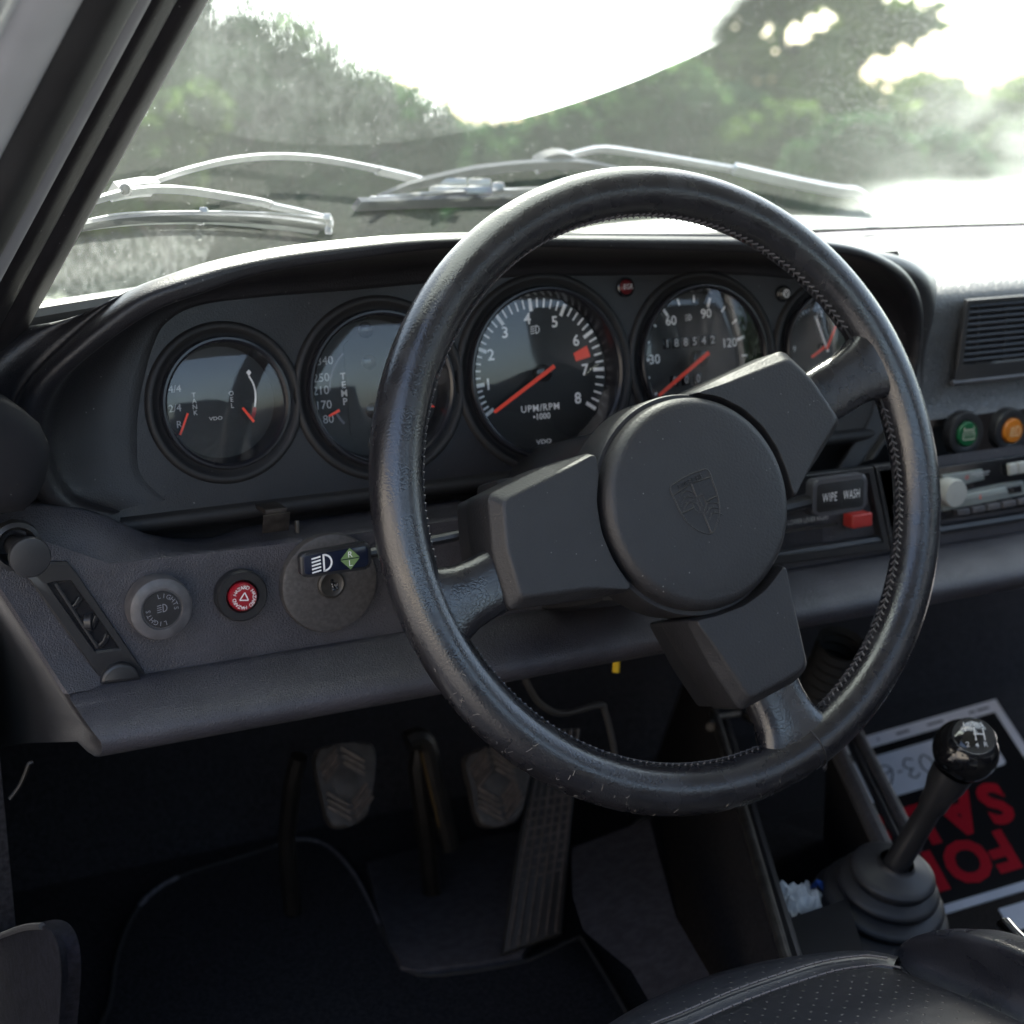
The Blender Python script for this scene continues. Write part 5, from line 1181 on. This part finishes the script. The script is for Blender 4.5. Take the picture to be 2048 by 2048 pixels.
wp('blade_spine', [(100, 446), (160, 430), (270, 419), (400, 418), (520, 428), (600, 437)], .008, .0020, WS_)
wp('blade_rubber', [(110, 440), (170, 424), (270, 412), (400, 410), (520, 416), (610, 428)], .004, .0032, WD_, .5)
for x, y in ((385, 399), (378, 416), (618, 410), (622, 420), (620, 434)): mk('blade_clip', T(box(.005, .005, .006, (0, 0, 0), .001), frame(G(*D(x, y), .010), RT, UP)), WS_, t, 40, mw=wi)
t = thing('windscreen_wiper', 'wiper with dark blade reaching left from behind the top of the steering wheel', 'wiper', Matrix.Translation(G(*D(1640, 385), .02)), 'wipers parked along the base of the screen')
wi = t.matrix_world.inverted()
wp('arm', [(1392, 321), (1300, 305), (1220, 292), (1140, 281), (1095, 288), (1062, 297)], .032, .0032, WS_, .5, 3)
wp('arm_housing', [(1640, 392), (1632, 375), (1612, 362), (1585, 360), (1500, 344), (1385, 318)], .028, .0052, WS_, .55, 3)
wp('clamp', [(1010, 312), (1030, 303), (1052, 300), (1075, 308)], .024, .0085, WD_, .5)
wp('bridge', [(1180, 328), (1110, 313), (1060, 309), (980, 313), (900, 322), (850, 332), (795, 345)], .018, .0048, WD_)
wp('bridge', [(798, 344), (770, 352), (740, 364), (712, 376)], .014, .0040, WD_)
wp('blade_spine', [(690, 379), (760, 371), (850, 365), (950, 361), (1060, 357), (1180, 356)], .010, .0026, WS_)
wp('blade_rubber', [(672, 386), (760, 382), (860, 379), (980, 376), (1080, 376), (1200, 378)], .005, .0052, WD_, .5)
for x, y, w in ((712, 378, .012), (845, 344, .03), (905, 345, .018), (940, 352, .010), (870, 360, .05)): mk('blade_clip', T(box(w, .006, .006, (0, 0, 0), .0015), frame(G(*D(x, y), .014), RT, UP)), WS_, t, 40, mw=wi)

# ------------------------------------------------------------------ bushes and trees ahead of the car
def leaves(rng, blobs, n, size):
    V, F_ = [], []
    tot = sum(b[3]**2 for b in blobs)
    for (cx, cy, cz_, r, fl) in blobs:
        for _ in range(int(n*r*r/tot)):
            a = rng.uniform(0, 2*pi); ct = rng.uniform(-1, 1); st_ = sqrt(1-ct*ct); rr = r*(rng.uniform(.15, 1)**.45)*(1+.18*sin(3*a+cx*5)*st_)
            p = Vector((cx+rr*st_*cos(a), cy+rr*st_*sin(a), cz_+rr*ct*fl))
            d = Vector((rng.gauss(0, 1), rng.gauss(0, 1), rng.gauss(0, .7))).normalized(); e = d.orthogonal().normalized(); e = e.lerp(d.cross(e), rng.random()).normalized()
            s = size*rng.uniform(.6, 1.3); b = len(V)
            V += [p-d*s, p+e*s*.45, p+d*s, p-e*s*.45]; F_.append((b, b+1, b+2, b+3))
    return V, F_
def at(px, py, dist): 
    d = ray(px, py); d = d/sqrt(d.x*d.x+d.y*d.y); return CAM+d*dist
def tree(name, label, cat, base, blobs, mat, n, size, group, seed, limbs=6, tr=.12):
    rng = random.Random(seed); b = Vector((base.x, base.y, -.82)); t = thing(name, label, cat, Matrix.Translation(b), group)
    rel = [(x-b.x, y-b.y, z-b.z, r, f) for x, y, z, r, f in blobs]
    ctr = Vector((sum(q[0] for q in rel)/len(rel), sum(q[1] for q in rel)/len(rel), sum(q[2] for q in rel)/len(rel)))
    tr_ = [tube(spline([(0, 0, -.1), (ctr.x*.2, ctr.y*.2, ctr.z*.4), (ctr.x*.7, ctr.y*.7, ctr.z)], 4), [tr*(1-.6*k/8) for k in range(9)], 8)]
    for q in rel[:limbs]: tr_.append(tube(spline([(ctr.x*.3, ctr.y*.3, ctr.z*.45), ((ctr.x*.3+q[0])/2, (ctr.y*.3+q[1])/2, (ctr.z*.45+q[2])/2+.05), q[:3]], 3), [tr*.45*(1-.7*k/6) for k in range(7)], 6))
    mk('trunk', J(*tr_), BARK, t); mk('crown', leaves(rng, rel, n, size), mat, t, 0)
def blobs_px(lst, dist):                 # (px, py, radius in px, depth offset)
    o = []
    for px, py, r, dd in lst:
        p = at(px, py, dist+dd); k = (dist+dd)/FPX; o.append((p.x, p.y, p.z, r*k*1.02, .9))
    return o
# crowns left of the bright gap
tree('leafy_tree', 'dense green tree seen through the left part of the windscreen', 'tree', at(560, 260, 9), blobs_px([(450, 30, 110, 0), (540, 90, 95, .2), (640, 160, 90, .1), (430, 150, 110, 0), (560, 190, 110, .3), (680, 230, 90, .1), (790, 250, 80, .4), (860, 262, 60, 0), (480, 60, 90, .2), (330, 240, 110, .4), (600, 110, 70, .3), (720, 190, 60, 0), (400, 330, 130, .2), (620, 340, 130, 0), (300, 400, 110, .3), (820, 340, 100, .2)], 9), LEAF_B, 14000, .085, None, 11, 8, .14)
tree('low_bush', 'yellow green sunlit bush at the far left behind the screen pillar', 'bush', at(330, 320, 7.5), blobs_px([(250, 300, 80, 0), (330, 260, 70, .2), (400, 220, 50, .3), (200, 380, 80, 0), (320, 360, 90, .2)], 7.5), LEAF_C, 3500, .06, None, 12, 4, .04)
hed = [(930, 300, 95), (1030, 290, 100), (1130, 262, 115), (1230, 228, 125), (1340, 190, 145), (1450, 230, 140)]
labs = ['dark bush just right of the left tree, under the bright patch', 'second dark bush above the middle of the right wiper blade', 'dark bush above the peak of the right wiper arm', 'tall dark bush left of the top of the steering wheel rim', 'dense bush below the right tree, above the wheel rim', 'rounded bush right of the wheel rim top']
for k, (px, py, r) in enumerate(hed):
    tree('hedge_bush', labs[k], 'bush', at(px, 320, 10.5+.3*(k % 2)), blobs_px([(px, py+r*.25, r*.75, 0), (px-r*.5, py+r*.6, r*.7, .2), (px+r*.5, py+r*.55, r*.7, .1), (px, py+r*1.3, r*.9, 0)], 10.5+.3*(k % 2)), LEAF_A if k % 2 else LEAF_B, 3600, .075, 'bushes along the far side', 20+k, 3, .05)
lowl = [(40, 430, 110, 'grass tuft bush lowest at the far left beside the pillar'), (220, 440, 110, 'low bush behind the left wiper clamp'), (400, 440, 115, 'low bush behind the middle of the left wiper arm'), (570, 430, 115, 'low bush behind the right end of the left wiper arm'), (740, 420, 115, 'low bush behind the tip of the dark wiper blade'), (1570, 330, 120, 'bush behind the right wiper arm housing'), (1720, 350, 115, 'bush just right of the right wiper pivot'), (1880, 380, 110, 'dim bush behind the glare at right'), (2040, 370, 120, 'dim bush at the right edge of the windscreen')]
for k, (px, py, r, lab) in enumerate(lowl):
    dd = 9.2+.35*(k % 3)
    tree('low_bush', lab, 'bush', at(px, 320, dd), blobs_px([(px, py-r*.35, r*.75, 0), (px-r*.5, py, r*.75, .2), (px+r*.5, py+r*.05, r*.75, .1), (px, py+r*.8, r*.9, 0)], dd), (LEAF_B, LEAF_A, LEAF_C)[k % 3], 3000, .07, 'bushes along the far side', 70+k, 3, .05)
tree('leafy_tree', 'tall tree with sky gaps in the upper right of the windscreen', 'tree', at(1560, 200, 12), blobs_px([(1400, 60, 130, 0), (1470, 180, 120, .2), (1560, -40, 100, .3), (1640, 130, 70, 0), (1720, 60, 60, .2), (1790, 55, 55, .3), (1600, 260, 130, .1), (1720, 240, 90, .3), (1330, -60, 120, .2), (1480, -100, 140, 0), (1690, -50, 80, .1), (1840, 40, 40, .2), (1700, 330, 100, .2)], 12), LEAF_C, 5200, .095, None, 31, 9, .16)
tree('leafy_tree', 'pale hazy tree behind the dusty right edge of the windscreen', 'tree', at(1950, 260, 15), blobs_px([(1850, 240, 90, 0), (1930, 290, 100, .4), (2040, 260, 100, .2), (2150, 220, 120, 0), (1880, 330, 90, .2), (2000, 350, 110, .1)], 15), LEAF_C, 6000, .11, None, 32, 6, .14)
# two trees, and out-of-view houses added to light the cabin; they show in the dials
WALLM = solid('cream rendered wall', (.62, .56, .48), .9, var=.08, vscale=2); ROOFM = solid('grey roof sheet', (.16, .15, .15), .7)
def house(label, mw, w, d, h, wins):
    t = thing('unseen_house', label, 'house', mw, 'out-of-view pale houses behind the car')
    mk('wall', box(w, d, h, (0, 0, h/2)), WALLM, t, 0)
    mk('roof', J(loft([[(-w/2-.4, -d/2-.4, h+.01), (w/2+.4, -d/2-.4, h+.01)], [(-w/2-.4, 0, h+1.5), (w/2+.4, 0, h+1.5)], [(-w/2-.4, d/2+.4, h+.01), (w/2+.4, d/2+.4, h+.01)]], False)), ROOFM, t, 0)
    for x in wins:
        f = mk('window', box(1.3, .08, 1.2, (x, d/2+.02, 1.6)), PAINT, t, 0); sub(mk('pane', box(1.12, .03, 1.02, (x, d/2+.06, 1.6)), GLOSS, t, 0), f)
    dr_ = mk('door', box(1.0, .08, 2.1, (wins[0]+2.2, d/2+.02, 1.05)), TRIML, t, 0)
house('pale rendered house out of view, added left of the open driver door to bounce light', frame((-9.0, -5.0, -.82), (.35, -.94, 0), (.94, .35, 0)), 12, 5, 3.6, (-4, 1.5, 4))
house('pale rendered house out of view behind the car, added to bounce sun off its wall', frame((3.0, -15.0, -.82), (-1, -.05, 0), (-.05, 1, 0)), 13, 5, 3.8, (-4.5, 1, 4.5))
for k, (x, y, r) in enumerate(((9, -7, 2.4), (-6.5, -13, 2.2))):
    tree('garden_tree', ['bushy tree behind the car on its right', 'bushy tree between the two houses behind the car'][k], 'tree', Vector((x, y, 0)), [(x, y, 1.2, r, .8), (x+r*.6, y, .8, r*.7, .8), (x-r*.6, y+.3, .7, r*.7, .8)], LEAF_B, 2500, .16, 'trees around the car', 50+k, 3, .12)
for n_ in list(bpy.data.objects):
    if n_.type == 'MESH' and not n_.data.materials: print('nomat', n_.name)
